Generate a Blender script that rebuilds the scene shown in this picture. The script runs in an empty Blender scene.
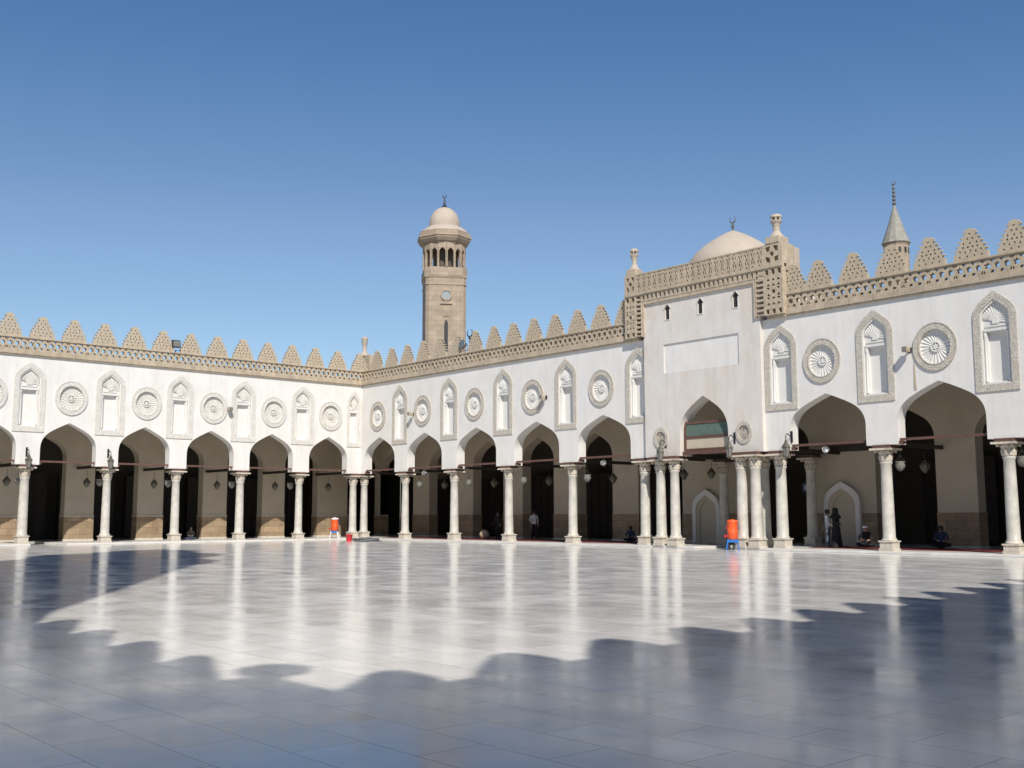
import bpy, bmesh, math, random
from mathutils import Vector, Matrix
from mathutils.geometry import tessellate_polygon
PI = math.pi
random.seed(7)
S = bpy.context.scene
COL = S.collection

# ------------------------------------------------------------------ camera
YAW, PITCH, ROLL, FPX = -0.8509, 0.1224, -0.0022, 1073.78
fwd = Vector((math.sin(YAW)*math.cos(PITCH), math.cos(YAW)*math.cos(PITCH), math.sin(PITCH)))
r0 = Vector((math.cos(YAW), -math.sin(YAW), 0)); u0 = r0.cross(fwd)
rr = r0*math.cos(ROLL)+u0*math.sin(ROLL); uu = -r0*math.sin(ROLL)+u0*math.cos(ROLL)
cam = bpy.data.cameras.new('camera'); co = bpy.data.objects.new('camera', cam); COL.objects.link(co)
cam.sensor_width = 36; cam.lens = 36*FPX/1024; cam.clip_end = 2000; cam.clip_start = 0.05
m = Matrix((rr, uu, -fwd)).transposed().to_4x4(); m.translation = Vector((60.072, -39.371, 1.4)); co.matrix_world = m
S.camera = co
# ------------------------------------------------------------------ light
SUN = Vector((0.846, -0.533, 0.90)).normalized()
elev = math.asin(SUN.z); az = math.atan2(SUN.x, SUN.y)
W = bpy.data.worlds.new('World'); S.world = W; W.use_nodes = True
nt = W.node_tree; bg = nt.nodes['Background']
sky = nt.nodes.new('ShaderNodeTexSky'); sky.sky_type = 'NISHITA'; sky.sun_disc = False
sky.sun_elevation = elev; sky.sun_rotation = az; sky.air_density = 1.0; sky.dust_density = 0.1; sky.ozone_density = 3.2; sky.altitude = 100
# clear-desert-sky colour: a deeper blue aloft, never brighter than the physical sky
sep = nt.nodes.new('ShaderNodeSeparateColor'); comb = nt.nodes.new('ShaderNodeCombineColor'); nt.links.new(sky.outputs[0], sep.inputs[0])
for i_, (a_, p_) in enumerate(((.56, 1.80), (.73, 1.23), (1.05, 1.0))):
    pw_ = nt.nodes.new('ShaderNodeMath'); pw_.operation = 'POWER'; pw_.inputs[1].default_value = p_; nt.links.new(sep.outputs[i_], pw_.inputs[0])
    ml_ = nt.nodes.new('ShaderNodeMath'); ml_.operation = 'MULTIPLY'; ml_.inputs[1].default_value = a_; nt.links.new(pw_.outputs[0], ml_.inputs[0])
    mn_ = nt.nodes.new('ShaderNodeMath'); mn_.operation = 'MINIMUM'; nt.links.new(ml_.outputs[0], mn_.inputs[0]); nt.links.new(sep.outputs[i_], mn_.inputs[1]); nt.links.new(mn_.outputs[0], comb.inputs[i_])
nt.links.new(comb.outputs[0], bg.inputs[0]); bg.inputs[1].default_value = 0.108
sl = bpy.data.lights.new('sun', 'SUN'); sl.energy = 4.9; sl.angle = math.radians(0.5); sl.color = (1, .95, .87)
so = bpy.data.objects.new('sun', sl); COL.objects.link(so); so.rotation_euler = (-SUN).to_track_quat('-Z', 'Y').to_euler(); so.location = (60, -60, 60)
S.view_settings.view_transform = 'Standard'; S.view_settings.look = 'None'; S.view_settings.gamma = 1
S.view_settings.exposure = 0.0

# ------------------------------------------------------------------ materials
def mat(name, base, rough=.8, vary=.12, scale=2.0, bump=.0, bscale=30, metal=0, spec=.5, stain=0, stainc=None, streak=0):
    M = bpy.data.materials.new(name); M.use_nodes = True; t = M.node_tree; N = t.nodes; L = t.links
    b = N['Principled BSDF']; b.inputs['Roughness'].default_value = rough; b.inputs['Metallic'].default_value = metal
    b.inputs['Specular IOR Level'].default_value = spec
    tc = N.new('ShaderNodeTexCoord')
    n1 = N.new('ShaderNodeTexNoise'); n1.inputs['Scale'].default_value = scale; n1.inputs['Detail'].default_value = 8; n1.inputs['Roughness'].default_value = .62
    L.new(tc.outputs['Object'], n1.inputs['Vector'])
    mr = N.new('ShaderNodeMapRange'); mr.inputs[1].default_value = .3; mr.inputs[2].default_value = .7; mr.inputs[3].default_value = 1-vary; mr.inputs[4].default_value = 1+vary
    L.new(n1.outputs[0], mr.inputs[0])
    mx = N.new('ShaderNodeMix'); mx.data_type = 'RGBA'; mx.blend_type = 'MULTIPLY'; mx.inputs[0].default_value = 1
    mx.inputs[6].default_value = (*base, 1); cr = N.new('ShaderNodeCombineColor')
    for i in range(3): L.new(mr.outputs[0], cr.inputs[i])
    L.new(cr.outputs[0], mx.inputs[7]); out = mx.outputs[2]
    if stain:
        n2 = N.new('ShaderNodeTexNoise'); n2.inputs['Scale'].default_value = .55; n2.inputs['Detail'].default_value = 9; n2.inputs['Roughness'].default_value = .7
        mp = N.new('ShaderNodeMapping'); mp.inputs['Scale'].default_value = (1.6, 1.6, .7 if streak else 1.3); L.new(tc.outputs['Object'], mp.inputs[0]); L.new(mp.outputs[0], n2.inputs['Vector'])
        m2 = N.new('ShaderNodeMapRange'); m2.inputs[1].default_value = .48; m2.inputs[2].default_value = .78; m2.inputs[3].default_value = 0; m2.inputs[4].default_value = stain
        L.new(n2.outputs[0], m2.inputs[0])
        m3 = N.new('ShaderNodeMix'); m3.data_type = 'RGBA'; L.new(m2.outputs[0], m3.inputs[0]); L.new(out, m3.inputs[6]); m3.inputs[7].default_value = (*(stainc or [c*.6 for c in base]), 1); out = m3.outputs[2]
    if streak:
        n4 = N.new('ShaderNodeTexNoise'); n4.inputs['Scale'].default_value = 1.6; n4.inputs['Detail'].default_value = 7; n4.inputs['Roughness'].default_value = .7
        m4 = N.new('ShaderNodeMapping'); m4.inputs['Scale'].default_value = (2.2, 2.2, .16); L.new(tc.outputs['Object'], m4.inputs[0]); L.new(m4.outputs[0], n4.inputs['Vector'])
        m5 = N.new('ShaderNodeMapRange'); m5.inputs[1].default_value = .5; m5.inputs[2].default_value = .8; m5.inputs[3].default_value = 0; m5.inputs[4].default_value = .32; L.new(n4.outputs[0], m5.inputs[0])
        m6 = N.new('ShaderNodeMix'); m6.data_type = 'RGBA'; L.new(m5.outputs[0], m6.inputs[0]); L.new(out, m6.inputs[6]); m6.inputs[7].default_value = (*[c*.72 for c in (stainc or base)], 1); out = m6.outputs[2]
    L.new(out, b.inputs['Base Color'])
    if bump:
        n3 = N.new('ShaderNodeTexNoise'); n3.inputs['Scale'].default_value = bscale; n3.inputs['Detail'].default_value = 5; L.new(tc.outputs['Object'], n3.inputs['Vector'])
        bp = N.new('ShaderNodeBump'); bp.inputs['Strength'].default_value = bump; bp.inputs['Distance'].default_value = .03; L.new(n3.outputs[0], bp.inputs['Height']); L.new(bp.outputs[0], b.inputs['Normal'])
    return M

def ornament(name, c1, c2, scale):
    """carved arabesque stone: low relief, darker along the cut lines"""
    M = mat(name, c1, .85, .15, 3); t = M.node_tree; N = t.nodes; L = t.links; b = N['Principled BSDF']
    tc = N.new('ShaderNodeTexCoord')
    nz = N.new('ShaderNodeTexNoise'); nz.inputs['Scale'].default_value = scale*.7; L.new(tc.outputs['Object'], nz.inputs['Vector'])
    ad = N.new('ShaderNodeVectorMath'); ad.operation = 'MULTIPLY_ADD'; L.new(nz.outputs['Color'], ad.inputs[0]); ad.inputs[1].default_value = (.12,)*3; L.new(tc.outputs['Object'], ad.inputs[2])
    v = N.new('ShaderNodeTexVoronoi'); v.feature = 'DISTANCE_TO_EDGE'; v.inputs['Scale'].default_value = scale; L.new(ad.outputs[0], v.inputs['Vector'])
    m = N.new('ShaderNodeMapRange'); m.inputs[1].default_value = .03; m.inputs[2].default_value = .16; L.new(v.outputs['Distance'], m.inputs[0])
    old = b.inputs['Base Color'].links[0].from_socket
    mx = N.new('ShaderNodeMix'); mx.data_type = 'RGBA'; L.new(m.outputs[0], mx.inputs[0]); mx.inputs[6].default_value = (*c2, 1); L.new(old, mx.inputs[7]); L.new(mx.outputs[2], b.inputs['Base Color'])
    bp = N.new('ShaderNodeBump'); bp.inputs['Strength'].default_value = .5; bp.inputs['Distance'].default_value = .04; L.new(m.outputs[0], bp.inputs['Height']); L.new(bp.outputs[0], b.inputs['Normal'])
    return M

M_white = mat('white_plaster', (.715, .69, .65), .85, .05, 1.1, .18, 12, stain=.55, stainc=(.60, .56, .49), streak=1)
M_portal = mat('cream_plaster', (.66, .62, .57), .85, .05, 1.2, .2, 12, stain=.75, stainc=(.58, .46, .36), streak=1)
M_inner = mat('inner_beige_plaster', (.49, .425, .325), .85, .08, 1.0, .12, 10, stain=.4, stainc=(.42, .32, .20))
M_stone = mat('carved_limestone', (.45, .37, .27), .9, .14, 5, .35, 40, stain=.45, stainc=(.40, .32, .235))
M_stone2 = mat('parapet_stone', (.47, .385, .28), .9, .22, 4, .3, 35, stain=.4, stainc=(.42, .335, .24))
M_orn = ornament('carved_frame_stone', (.59, .545, .47), (.44, .39, .32), 14)
M_ornL = ornament('pale_carved_frame_stone', (.72, .69, .63), (.62, .58, .51), 14)
M_whiteL = mat('aged_stucco', (.62, .595, .54), .8, .06, 4, .2, 30)
M_white2 = mat('white_stucco', (.68, .66, .62), .8, .04, 4, .2, 30)
M_marbcol = mat('grey_veined_marble', (.52, .495, .44), .45, .2, 3.2, .15, 20, stain=.4, stainc=(.33, .295, .245))
M_marbbase = mat('worn_marble', (.56, .51, .43), .65, .2, 5, .4, 18, stain=.5, stainc=(.38, .32, .25))
M_cap = mat('carved_capital_marble', (.55, .49, .40), .75, .22, 9, .6, 40, stain=.6, stainc=(.30, .24, .17))
M_wood = mat('reddish_brown_beam', (.12, .06, .045), .6, .25, 6)
M_dkwood = mat('dark_wood', (.035, .024, .018), .6, .25, 6)
M_dado = mat('dado_stone', (.37, .27, .17), .75, .2, 1.6, .25, 12, stain=.6, stainc=(.28, .17, .085))
M_roof = mat('roof_screed', (.36, .31, .25), .95, .15, 1)
M_carpet = mat('red_carpet', (.13, .012, .012), .95, .2, 12)
M_ledge = mat('ledge_marble', (.66, .64, .60), .35, .1, 1.5, .05, 20, stain=.4, stainc=(.5, .46, .4))
M_shadewall = mat('shade_dark_plaster', (.10, .085, .065), .9, .1, 2)  # plaster colour darkened to stand in for unlit depth
M_metal = mat('dark_metal', (.05, .05, .05), .45, .2, 8, metal=.6)
M_grey = mat('grey_metal', (.30, .32, .33), .4, .15, 8, metal=.7)
M_bronze = mat('bronze', (.13, .12, .09), .5, .3, 14, metal=.4)
M_glass = mat('milky_glass', (.19, .185, .165), .15, .1, 5)
M_orange = mat('orange_plastic', (.80, .105, .02), .4, .08, 6, .05, 12)
M_blue = mat('blue_plastic', (.03, .16, .48), .4, .08, 6)
M_whitep = mat('white_plastic', (.78, .78, .76), .4, .05, 6)
M_redp = mat('red_plastic', (.6, .025, .04), .4, .08, 6)
M_lead = mat('lead_sheet', (.29, .275, .235), .75, .2, 3, stain=.5)
M_domes = mat('dome_plaster', (.46, .385, .31), .9, .07, 2, .2, 12, stain=.3)
M_tower = mat('minaret_stone', (.395, .315, .235), .9, .14, 1.2, .25, 15, stain=.35, stainc=(.36, .28, .20))
M_skin = mat('skin', (.38, .21, .13), .6, .05, 8)
M_black = mat('black_cloth', (.012, .012, .014), .9, .2, 10)
M_navy = mat('navy_cloth', (.03, .045, .09), .9, .2, 10)
M_pale = mat('pale_cloth', (.55, .56, .58), .9, .08, 10, .3, 20)
M_jean = mat('denim', (.09, .11, .16), .9, .15, 10)
M_hair = mat('dark_hair', (.012, .01, .009), .6, .2, 20)
M_clay = mat('clay', (.50, .38, .25), .8, .15, 6)
M_green = mat('green_mesh_screen', (.095, .14, .115), .8, .2, 5)
M_hose = mat('grey_rubber', (.14, .145, .15), .5, .2, 10)
M_soil = mat('sand_ground', (.36, .30, .22), .95, .15, .2)

# dado with stone courses
t = M_dado.node_tree; N = t.nodes; L = t.links; b = N['Principled BSDF']; old = b.inputs['Base Color'].links[0].from_socket
tc = N.new('ShaderNodeTexCoord'); mp = N.new('ShaderNodeMapping'); mp.inputs['Rotation'].default_value = (math.radians(90), 0, 0); L.new(tc.outputs['Object'], mp.inputs[0])
br = N.new('ShaderNodeTexBrick'); br.inputs['Scale'].default_value = 1; br.inputs['Brick Width'].default_value = .8; br.inputs['Row Height'].default_value = .38; br.inputs['Mortar Size'].default_value = .012
br.inputs['Color1'].default_value = (1, 1, 1, 1); br.inputs['Color2'].default_value = (.72, .72, .72, 1); br.inputs['Mortar'].default_value = (.55, .5, .45, 1)
L.new(mp.outputs[0], br.inputs['Vector']); mx = N.new('ShaderNodeMix'); mx.data_type = 'RGBA'; mx.blend_type = 'MULTIPLY'; mx.inputs[0].default_value = 1
L.new(old, mx.inputs[6]); L.new(br.outputs[0], mx.inputs[7]); L.new(mx.outputs[2], b.inputs['Base Color'])

def coursed(M, w, h, c2, mort):
    t = M.node_tree; N = t.nodes; L = t.links; b = N['Principled BSDF']; old = b.inputs['Base Color'].links[0].from_socket
    tc = N.new('ShaderNodeTexCoord'); sp = N.new('ShaderNodeSeparateXYZ'); L.new(tc.outputs['Object'], sp.inputs[0]); ad = N.new('ShaderNodeMath'); ad.operation = 'ADD'; L.new(sp.outputs[0], ad.inputs[0]); L.new(sp.outputs[1], ad.inputs[1])
    cb = N.new('ShaderNodeCombineXYZ'); L.new(ad.outputs[0], cb.inputs[0]); L.new(sp.outputs[2], cb.inputs[1])
    br = N.new('ShaderNodeTexBrick'); br.inputs['Scale'].default_value = 1; br.inputs['Brick Width'].default_value = w; br.inputs['Row Height'].default_value = h; br.inputs['Mortar Size'].default_value = .02
    br.inputs['Color1'].default_value = (1, 1, 1, 1); br.inputs['Color2'].default_value = (c2, c2, c2, 1); br.inputs['Mortar'].default_value = (mort, mort, mort, 1); L.new(cb.outputs[0], br.inputs['Vector'])
    mx = N.new('ShaderNodeMix'); mx.data_type = 'RGBA'; mx.blend_type = 'MULTIPLY'; mx.inputs[0].default_value = 1; L.new(old, mx.inputs[6]); L.new(br.outputs[0], mx.inputs[7]); L.new(mx.outputs[2], b.inputs['Base Color'])
coursed(M_tower, .9, .45, .84, .72); coursed(M_stone2, 1.1, 3.0, .88, .75)

def floor_material():
    M = bpy.data.materials.new('polished_marble_paving'); M.use_nodes = True; t = M.node_tree; N = t.nodes; L = t.links; b = N['Principled BSDF']
    tc = N.new('ShaderNodeTexCoord')
    mp = N.new('ShaderNodeMapping'); mp.inputs['Location'].default_value = (.15, .11, 0); L.new(tc.outputs['Object'], mp.inputs[0])
    br = N.new('ShaderNodeTexBrick'); br.inputs['Scale'].default_value = 1; br.inputs['Brick Width'].default_value = 1.24; br.inputs['Row Height'].default_value = .54
    br.inputs['Mortar Size'].default_value = .006; br.inputs['Mortar Smooth'].default_value = .3; br.inputs['Bias'].default_value = 0
    br.inputs['Color1'].default_value = (1, 1, 1, 1); br.inputs['Color2'].default_value = (.83, .83, .835, 1); br.inputs['Mortar'].default_value = (.38, .37, .36, 1)
    L.new(mp.outputs[0], br.inputs['Vector'])
    n = N.new('ShaderNodeTexNoise'); n.inputs['Scale'].default_value = .7; n.inputs['Detail'].default_value = 10; n.inputs['Roughness'].default_value = .68; n.inputs['Distortion'].default_value = .8
    m2 = N.new('ShaderNodeMapping'); m2.inputs['Scale'].default_value = (1, 1.6, 1); L.new(tc.outputs['Object'], m2.inputs[0]); L.new(m2.outputs[0], n.inputs['Vector'])
    cr = N.new('ShaderNodeValToRGB'); cr.color_ramp.elements[0].position = .25; cr.color_ramp.elements[0].color = (.69, .66, .62, 1); cr.color_ramp.elements[1].position = .62; cr.color_ramp.elements[1].color = (.85, .825, .785, 1)
    L.new(n.outputs[0], cr.inputs[0])
    mx = N.new('ShaderNodeMix'); mx.data_type = 'RGBA'; mx.blend_type = 'MULTIPLY'; mx.inputs[0].default_value = 1; L.new(cr.outputs[0], mx.inputs[6]); L.new(br.outputs[0], mx.inputs[7])
    nd = N.new('ShaderNodeTexNoise'); nd.inputs['Scale'].default_value = 1.9; nd.inputs['Detail'].default_value = 12; nd.inputs['Roughness'].default_value = .74; nd.inputs['Distortion'].default_value = .4; L.new(tc.outputs['Object'], nd.inputs['Vector'])
    rd = N.new('ShaderNodeMapRange'); rd.inputs[1].default_value = .50; rd.inputs[2].default_value = .72; rd.inputs[3].default_value = 0; rd.inputs[4].default_value = .28; L.new(nd.outputs[0], rd.inputs[0])
    md = N.new('ShaderNodeMix'); md.data_type = 'RGBA'; L.new(rd.outputs[0], md.inputs[0]); L.new(mx.outputs[2], md.inputs[6]); md.inputs[7].default_value = (.40, .37, .33, 1)
    L.new(md.outputs[2], b.inputs['Base Color'])
    n2 = N.new('ShaderNodeTexNoise'); n2.inputs['Scale'].default_value = .8; n2.inputs['Detail'].default_value = 10; n2.inputs['Roughness'].default_value = .65; L.new(tc.outputs['Object'], n2.inputs['Vector'])
    r = N.new('ShaderNodeMapRange'); r.inputs[1].default_value = .35; r.inputs[2].default_value = .68; r.inputs[3].default_value = .10; r.inputs[4].default_value = .22; L.new(n2.outputs[0], r.inputs[0])
    L.new(r.outputs[0], b.inputs['Roughness'])
    b.inputs['IOR'].default_value = 1.5; b.inputs['Specular IOR Level'].default_value = .30
    n3 = N.new('ShaderNodeTexNoise'); n3.inputs['Scale'].default_value = 1.4; n3.inputs['Detail'].default_value = 3; L.new(tc.outputs['Object'], n3.inputs['Vector'])
    ma = N.new('ShaderNodeMath'); ma.operation = 'MULTIPLY_ADD'; L.new(br.outputs['Fac'], ma.inputs[0]); ma.inputs[1].default_value = -.6; L.new(n3.outputs[0], ma.inputs[2])
    bp = N.new('ShaderNodeBump'); bp.inputs['Strength'].default_value = .12; bp.inputs['Distance'].default_value = .02; L.new(ma.outputs[0], bp.inputs['Height']); L.new(bp.outputs[0], b.inputs['Normal'])
    return M
M_floor = floor_material()

# ------------------------------------------------------------------ helpers
class MB:
    def __init__(s): s.v = []; s.f = []; s.smooth = set()
    def add(s, vs, fs, smooth=False):
        o = len(s.v); s.v += [tuple(p) for p in vs]
        for f in fs:
            if smooth: s.smooth.add(len(s.f))
            s.f.append(tuple(i+o for i in f))
    def box(s, x0, x1, y0, y1, z0, z1):
        vs = [(x, y, z) for z in (z0, z1) for y in (y0, y1) for x in (x0, x1)]
        s.add(vs, [(0, 2, 3, 1), (4, 5, 7, 6), (0, 1, 5, 4), (2, 6, 7, 3), (0, 4, 6, 2), (1, 3, 7, 5)])
    def prism(s, loops, y0, y1, sides=None, caps=True):
        """loops of (x,z); front at y0 (facing -y), back at y1"""
        flat = [p for l in loops for p in l]; n = len(flat)
        vs = [(x, y0, z) for x, z in flat]+[(x, y1, z) for x, z in flat]; fs = []
        if caps:
            for tri in tessellate_polygon([[Vector((x, z, 0)) for x, z in l] for l in loops]):
                a, b_, c = [flat[i] for i in tri]
                ar = (b_[0]-a[0])*(c[1]-a[1])-(b_[1]-a[1])*(c[0]-a[0])
                if abs(ar) < 1e-9: continue
                i, j, k = tri if ar > 0 else tri[::-1]
                fs.append((i, j, k)); fs.append((k+n, j+n, i+n))
        o = 0
        for li, l in enumerate(loops):
            m_ = len(l); area = sum(l[i][0]*l[(i+1) % m_][1]-l[(i+1) % m_][0]*l[i][1] for i in range(m_))
            flip = (area < 0) if li == 0 else (area > 0)
            if sides is None or li in sides:
                for i in range(m_):
                    j = (i+1) % m_; q = (o+i, o+i+n, o+j+n, o+j)
                    fs.append(q[::-1] if flip else q)
            o += m_
        s.add(vs, fs)
    def lathe(s, prof, n=20, c=(0, 0, 0), smooth=True, mod=None, cap=True, sx=1, sy=1):
        vs = []; fs = []
        for k, (r, z) in enumerate(prof):
            for i in range(n):
                a = 2*PI*i/n; q = r*(mod(a, k) if mod else 1); vs.append((c[0]+sx*q*math.cos(a), c[1]+sy*q*math.sin(a), c[2]+z))
        for k in range(len(prof)-1):
            for i in range(n):
                j = (i+1) % n; fs.append((k*n+i, k*n+j, (k+1)*n+j, (k+1)*n+i))
        s.add(vs, fs, smooth)
        if cap:
            s.add(vs[:n], [tuple(range(n))[::-1]]); s.add(vs[-n:], [tuple(range(n))])
    def tube(s, pts, r, n=8):
        P = [Vector(p) for p in pts]; vs = []; fs = []
        for k, p in enumerate(P):
            d = (P[min(k+1, len(P)-1)]-P[max(k-1, 0)]).normalized(); a = Vector((0, 0, 1)) if abs(d.z) < .9 else Vector((1, 0, 0))
            e = d.cross(a).normalized(); g = d.cross(e); rk = r[k] if isinstance(r, (list, tuple)) else r
            for i in range(n): t_ = 2*PI*i/n; vs.append(p+e*rk*math.cos(t_)+g*rk*math.sin(t_))
        for k in range(len(P)-1):
            for i in range(n): j = (i+1) % n; fs.append((k*n+i, k*n+j, (k+1)*n+j, (k+1)*n+i))
        s.add(vs, fs, True); s.add(vs[:n], [tuple(range(n))[::-1]]); s.add(vs[-n:], [tuple(range(n))])
    def mesh(s, name, m_):
        me = bpy.data.meshes.new(name); me.from_pydata(s.v, [], s.f); me.materials.append(m_)
        for i in s.smooth: me.polygons[i].use_smooth = True
        me.update(); return me
    def build(s, name, m_, parent=None, loc=None, bev=0):
        return link(name, s.mesh(name, m_), parent, loc, bev)
def link(name, me, parent=None, loc=None, bev=0, rz=0):
    o = bpy.data.objects.new(name, me); COL.objects.link(o); o.parent = parent
    if loc: o.location = loc
    if rz: o.rotation_euler = (0, 0, rz)
    if bev:
        b_ = o.modifiers.new('bevel', 'BEVEL'); b_.width = bev; b_.segments = 2; b_.limit_method = 'ANGLE'
    return o
def tag(o, label=None, cat=None, group=None, kind=None):
    for k, v in (('label', label), ('category', cat), ('group', group), ('kind', kind)):
        if v: o[k] = v
    return o
def thing(name, label, cat, loc=(0, 0, 0), rz=0, group=None):
    o = bpy.data.objects.new(name, None); COL.objects.link(o); o.location = loc; o.rotation_euler = (0, 0, rz); o.empty_display_size = .3
    return tag(o, label, cat, group)
def copy_tree(o, parent=None):
    c = o.copy(); COL.objects.link(c); c.parent = parent
    for ch in list(o.children): copy_tree(ch, c)
    return c

KEEL = [(1, 0), (.995, .10), (.98, .19), (.955, .28), (.92, .36), (.875, .435), (.82, .505), (.75, .575), (.66, .645), (.5, .745), (.25, .88), (0, 1)]
def keel(c, h, z0, zs, za):
    """closed outline of a keel arch from z0, springing zs, apex za (CCW)"""
    R = [(c+h*x, zs+(za-zs)*z) for x, z in KEEL]; Lf = [(c-h*x, zs+(za-zs)*z) for x, z in KEEL[-2::-1]]
    return [(c-h, z0), (c+h, z0)]+R+Lf
KP = [(1, 0), (.99, .12), (.96, .24), (.9, .36), (.8, .47), (.65, .59), (.45, .73), (.22, .87), (0, 1)]
def pkeel(c, h, z0, zs, za):
    R = [(c+h*x, zs+(za-zs)*z) for x, z in KP]; Lf = [(c-h*x, zs+(za-zs)*z) for x, z in KP[-2::-1]]
    return [(c-h, z0), (c+h, z0)]+R+Lf
def circle(c, z, r, n=40, rz=None): return [(c+r*math.cos(2*PI*i/n), z+(rz or r)*math.sin(2*PI*i/n)) for i in range(n)]

# ---- shared meshes
def merlon_mesh(wide=1.0):
    mb = MB(); n = 6; H = 1.17; pts = []
    for i in range(n):
        w = .655-.41*(i/5)**1.25; z = .10+i*(H-.2)/n if i else 0
        z2 = .10+(i+1)*(H-.2)/n
        pts += [(w-.01, z), (w-.06, z+.05), (w-.04, z2-.06), (w+.04, z2-.045), (w+.03, z2)] if i else [(w, 0), (w, z2)]
    pts += [(.15, H-.09), (.21, H-.06), (.20, H-.01), (.10, H+.01), (.06, H+.05)]
    outer = [(x*wide, z) for x, z in pts]+[(-x*wide, z) for x, z in pts[::-1]]
    holes = []
    def h(x, z, a, b_, k=0):
        if k == 0: holes.append([((x-a)*wide, z), (x*wide, z-b_), ((x+a)*wide, z), (x*wide, z+b_)])
        else: holes.append([((x-a)*wide, z-b_*k), ((x+a)*wide, z-b_*k), (x*wide, z+b_*k)])
    for x in (-.42, -.14, .14, .42): h(x, .15, .045, .05)
    for x in (-.4, -.2, 0, .2, .4): h(x, .33, .045, .06, 1 if x in (-.2, .2) else -1)
    for x in (-.27, -.09, .09, .27): h(x, .50, .05, .055)
    for x in (-.25, 0, .25): h(x, .67, .05, .055, 1)
    for x in (-.09, .09): h(x, .82, .045, .055)
    h(0, .98, .05, .05, -1)
    mb.prism([outer]+holes, -.07, .07)
    return mb.mesh('merlon', M_stone)
ME_merlon = merlon_mesh()

def star(cx, cz, r, q=.56):
    return [(cx+(r if i % 2 == 0 else r*q)*math.cos(PI/2+i*PI/6), cz+(r if i % 2 == 0 else r*q)*math.sin(PI/2+i*PI/6)) for i in range(12)]
def hexa(cx, cz, r, a=0): return [(cx+r*math.cos(a+i*PI/3), cz+r*math.sin(a+i*PI/3)) for i in range(6)]

def lattice(mb, u0_, u1_, z0, z1, y0, y1):
    """pierced geometric band: middle row of stars and hexagons, rows of small trapezes"""
    n = max(1, round((u1_-u0_)/1.08)); w = (u1_-u0_)/n; zm = (z0+z1)/2; H = z1-z0
    for k in range(n):
        a = u0_+k*w; p = w/3; hs = []
        hs.append(star(a+p*.5, zm, .165, .6)); hs.append(hexa(a+p*1.5, zm, .125, PI/6)); hs.append(hexa(a+p*2.5, zm, .125, PI/6))
        for j in range(3):
            c = a+p*(j+1) if j < 2 else None
            for s_ in (-1, 1):
                zc = zm+s_*H*.335
                if j < 2: hs.append([(c-.10, zc+s_*.055), (c+.10, zc+s_*.055), (c+.045, zc-s_*.05), (c-.045, zc-s_*.05)][::s_])
                else:
                    for cc, sg in ((a+.012, 1), (a+w-.012, -1)): hs.append([(cc, zc+s_*.055), (cc+sg*.085, zc+s_*.055), (cc+sg*.035, zc-s_*.05), (cc, zc-s_*.05)])
        mb.prism([[(a, z0), (a+w, z0), (a+w, z1), (a, z1)]]+hs, y0, y1, sides=set(range(1, len(hs)+1)))

# blind niche (local origin = niche centre on wall plane at z=0)
def niche_meshes():
    fr = MB(); fr.prism([pkeel(0, .81, 5.94, 8.72, 9.70), pkeel(0, .55, 6.20, 8.70, 9.37)], -.05, .05)
    rim = MB()
    a = pkeel(0, .55, 6.20, 8.70, 9.37)
    rim.prism([a, pkeel(0, .50, 6.25, 8.68, 9.29)], -.012, .13)
    # panel with rectangular recess
    rim.prism([pkeel(0, .50, 6.25, 8.68, 9.29), [(-.36, 6.30), (.36, 6.30), (.36, 8.16), (-.36, 8.16)]], .10, .26)
    rim.box(-.36, .36, .26, .30, 6.3, 8.2)
    rim.box(-.47, .47, .045, .12, 8.20, 8.30)
    rim.box(-.40, .40, .06, .12, 8.36, 8.42)
    for s_ in (-1, 1):
        rim.lathe([(.055, 0), (.055, .08), (.035, .10), (.035, 1.66), (.06, 1.72), (.06, 1.84)], 10, (s_*.425, .09, 6.32))
    # fluted shell hood
    hood = MB(); o = pkeel(0, .485, 8.44, 8.68, 9.27)[1:]; P = []
    for i in range(len(o)-1):
        n_ = 4 if i == len(o)-2 or i == 0 else 2
        for q in range(n_): P.append((o[i][0]+(o[i+1][0]-o[i][0])*q/n_, o[i][1]+(o[i+1][1]-o[i][1])*q/n_))
    P.append(o[-1]); c = (0, 8.55); vs = []; fs = []
    for i, p in enumerate(P):
        d = .06 if i % 2 else .088
        for t_, dd in ((1, d), (.50, d), (.42, .07), (0, .07)): vs.append((c[0]+(p[0]-c[0])*t_, dd, c[1]+(p[1]-c[1])*t_))
    for i in range(len(P)-1):
        for k in range(3): fs.append((4*i+k, 4*i+k+1, 4*i+5+k, 4*i+4+k))
    hood.add(vs, fs)
    hood.prism([pkeel(0, .12, 8.46, 8.60, 8.78)], .045, .09)
    return fr, rim, hood
FR, RIM, HOOD = niche_meshes()
ME_nframe = FR.mesh('frame', M_orn); ME_nframeL = FR.mesh('frame', M_ornL); ME_niche = RIM.mesh('blind_niche', M_white2)
def medal_meshes():
    ring = MB(); ring.prism([circle(0, 0, .89, 48, .95), circle(0, 0, .635, 48, .68)], -.05, .04)
    for r in (.88, .67): ring.prism([circle(0, 0, r, 48, r*1.067), circle(0, 0, r-.035, 48, r*1.067-.035)], -.068, -.045)
    d = MB(); n = 48; vs = []; fs = []
    for i in range(n):
        a = 2*PI*i/n; dep = .065 if i % 2 else .098
        for r, e in ((.69, .5), (.60, 1), (.24, .8), (.20, .5)): vs.append((r*math.cos(a), dep*e if e == 1 else .07+(dep-.07)*e, r*math.sin(a)))
    for i in range(n):
        j = (i+1) % n
        for k in range(3): fs.append((i*4+k, i*4+k+1, j*4+k+1, j*4+k))
    d.add(vs, fs); d.prism([circle(0, 0, .72, 48)], .14, .2)
    d.prism([circle(0, 0, .21, 24), circle(0, 0, .15, 24)], .02, .14); d.prism([star(0, 0, .15, .6)], .03, .14)
    return ring, d
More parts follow.
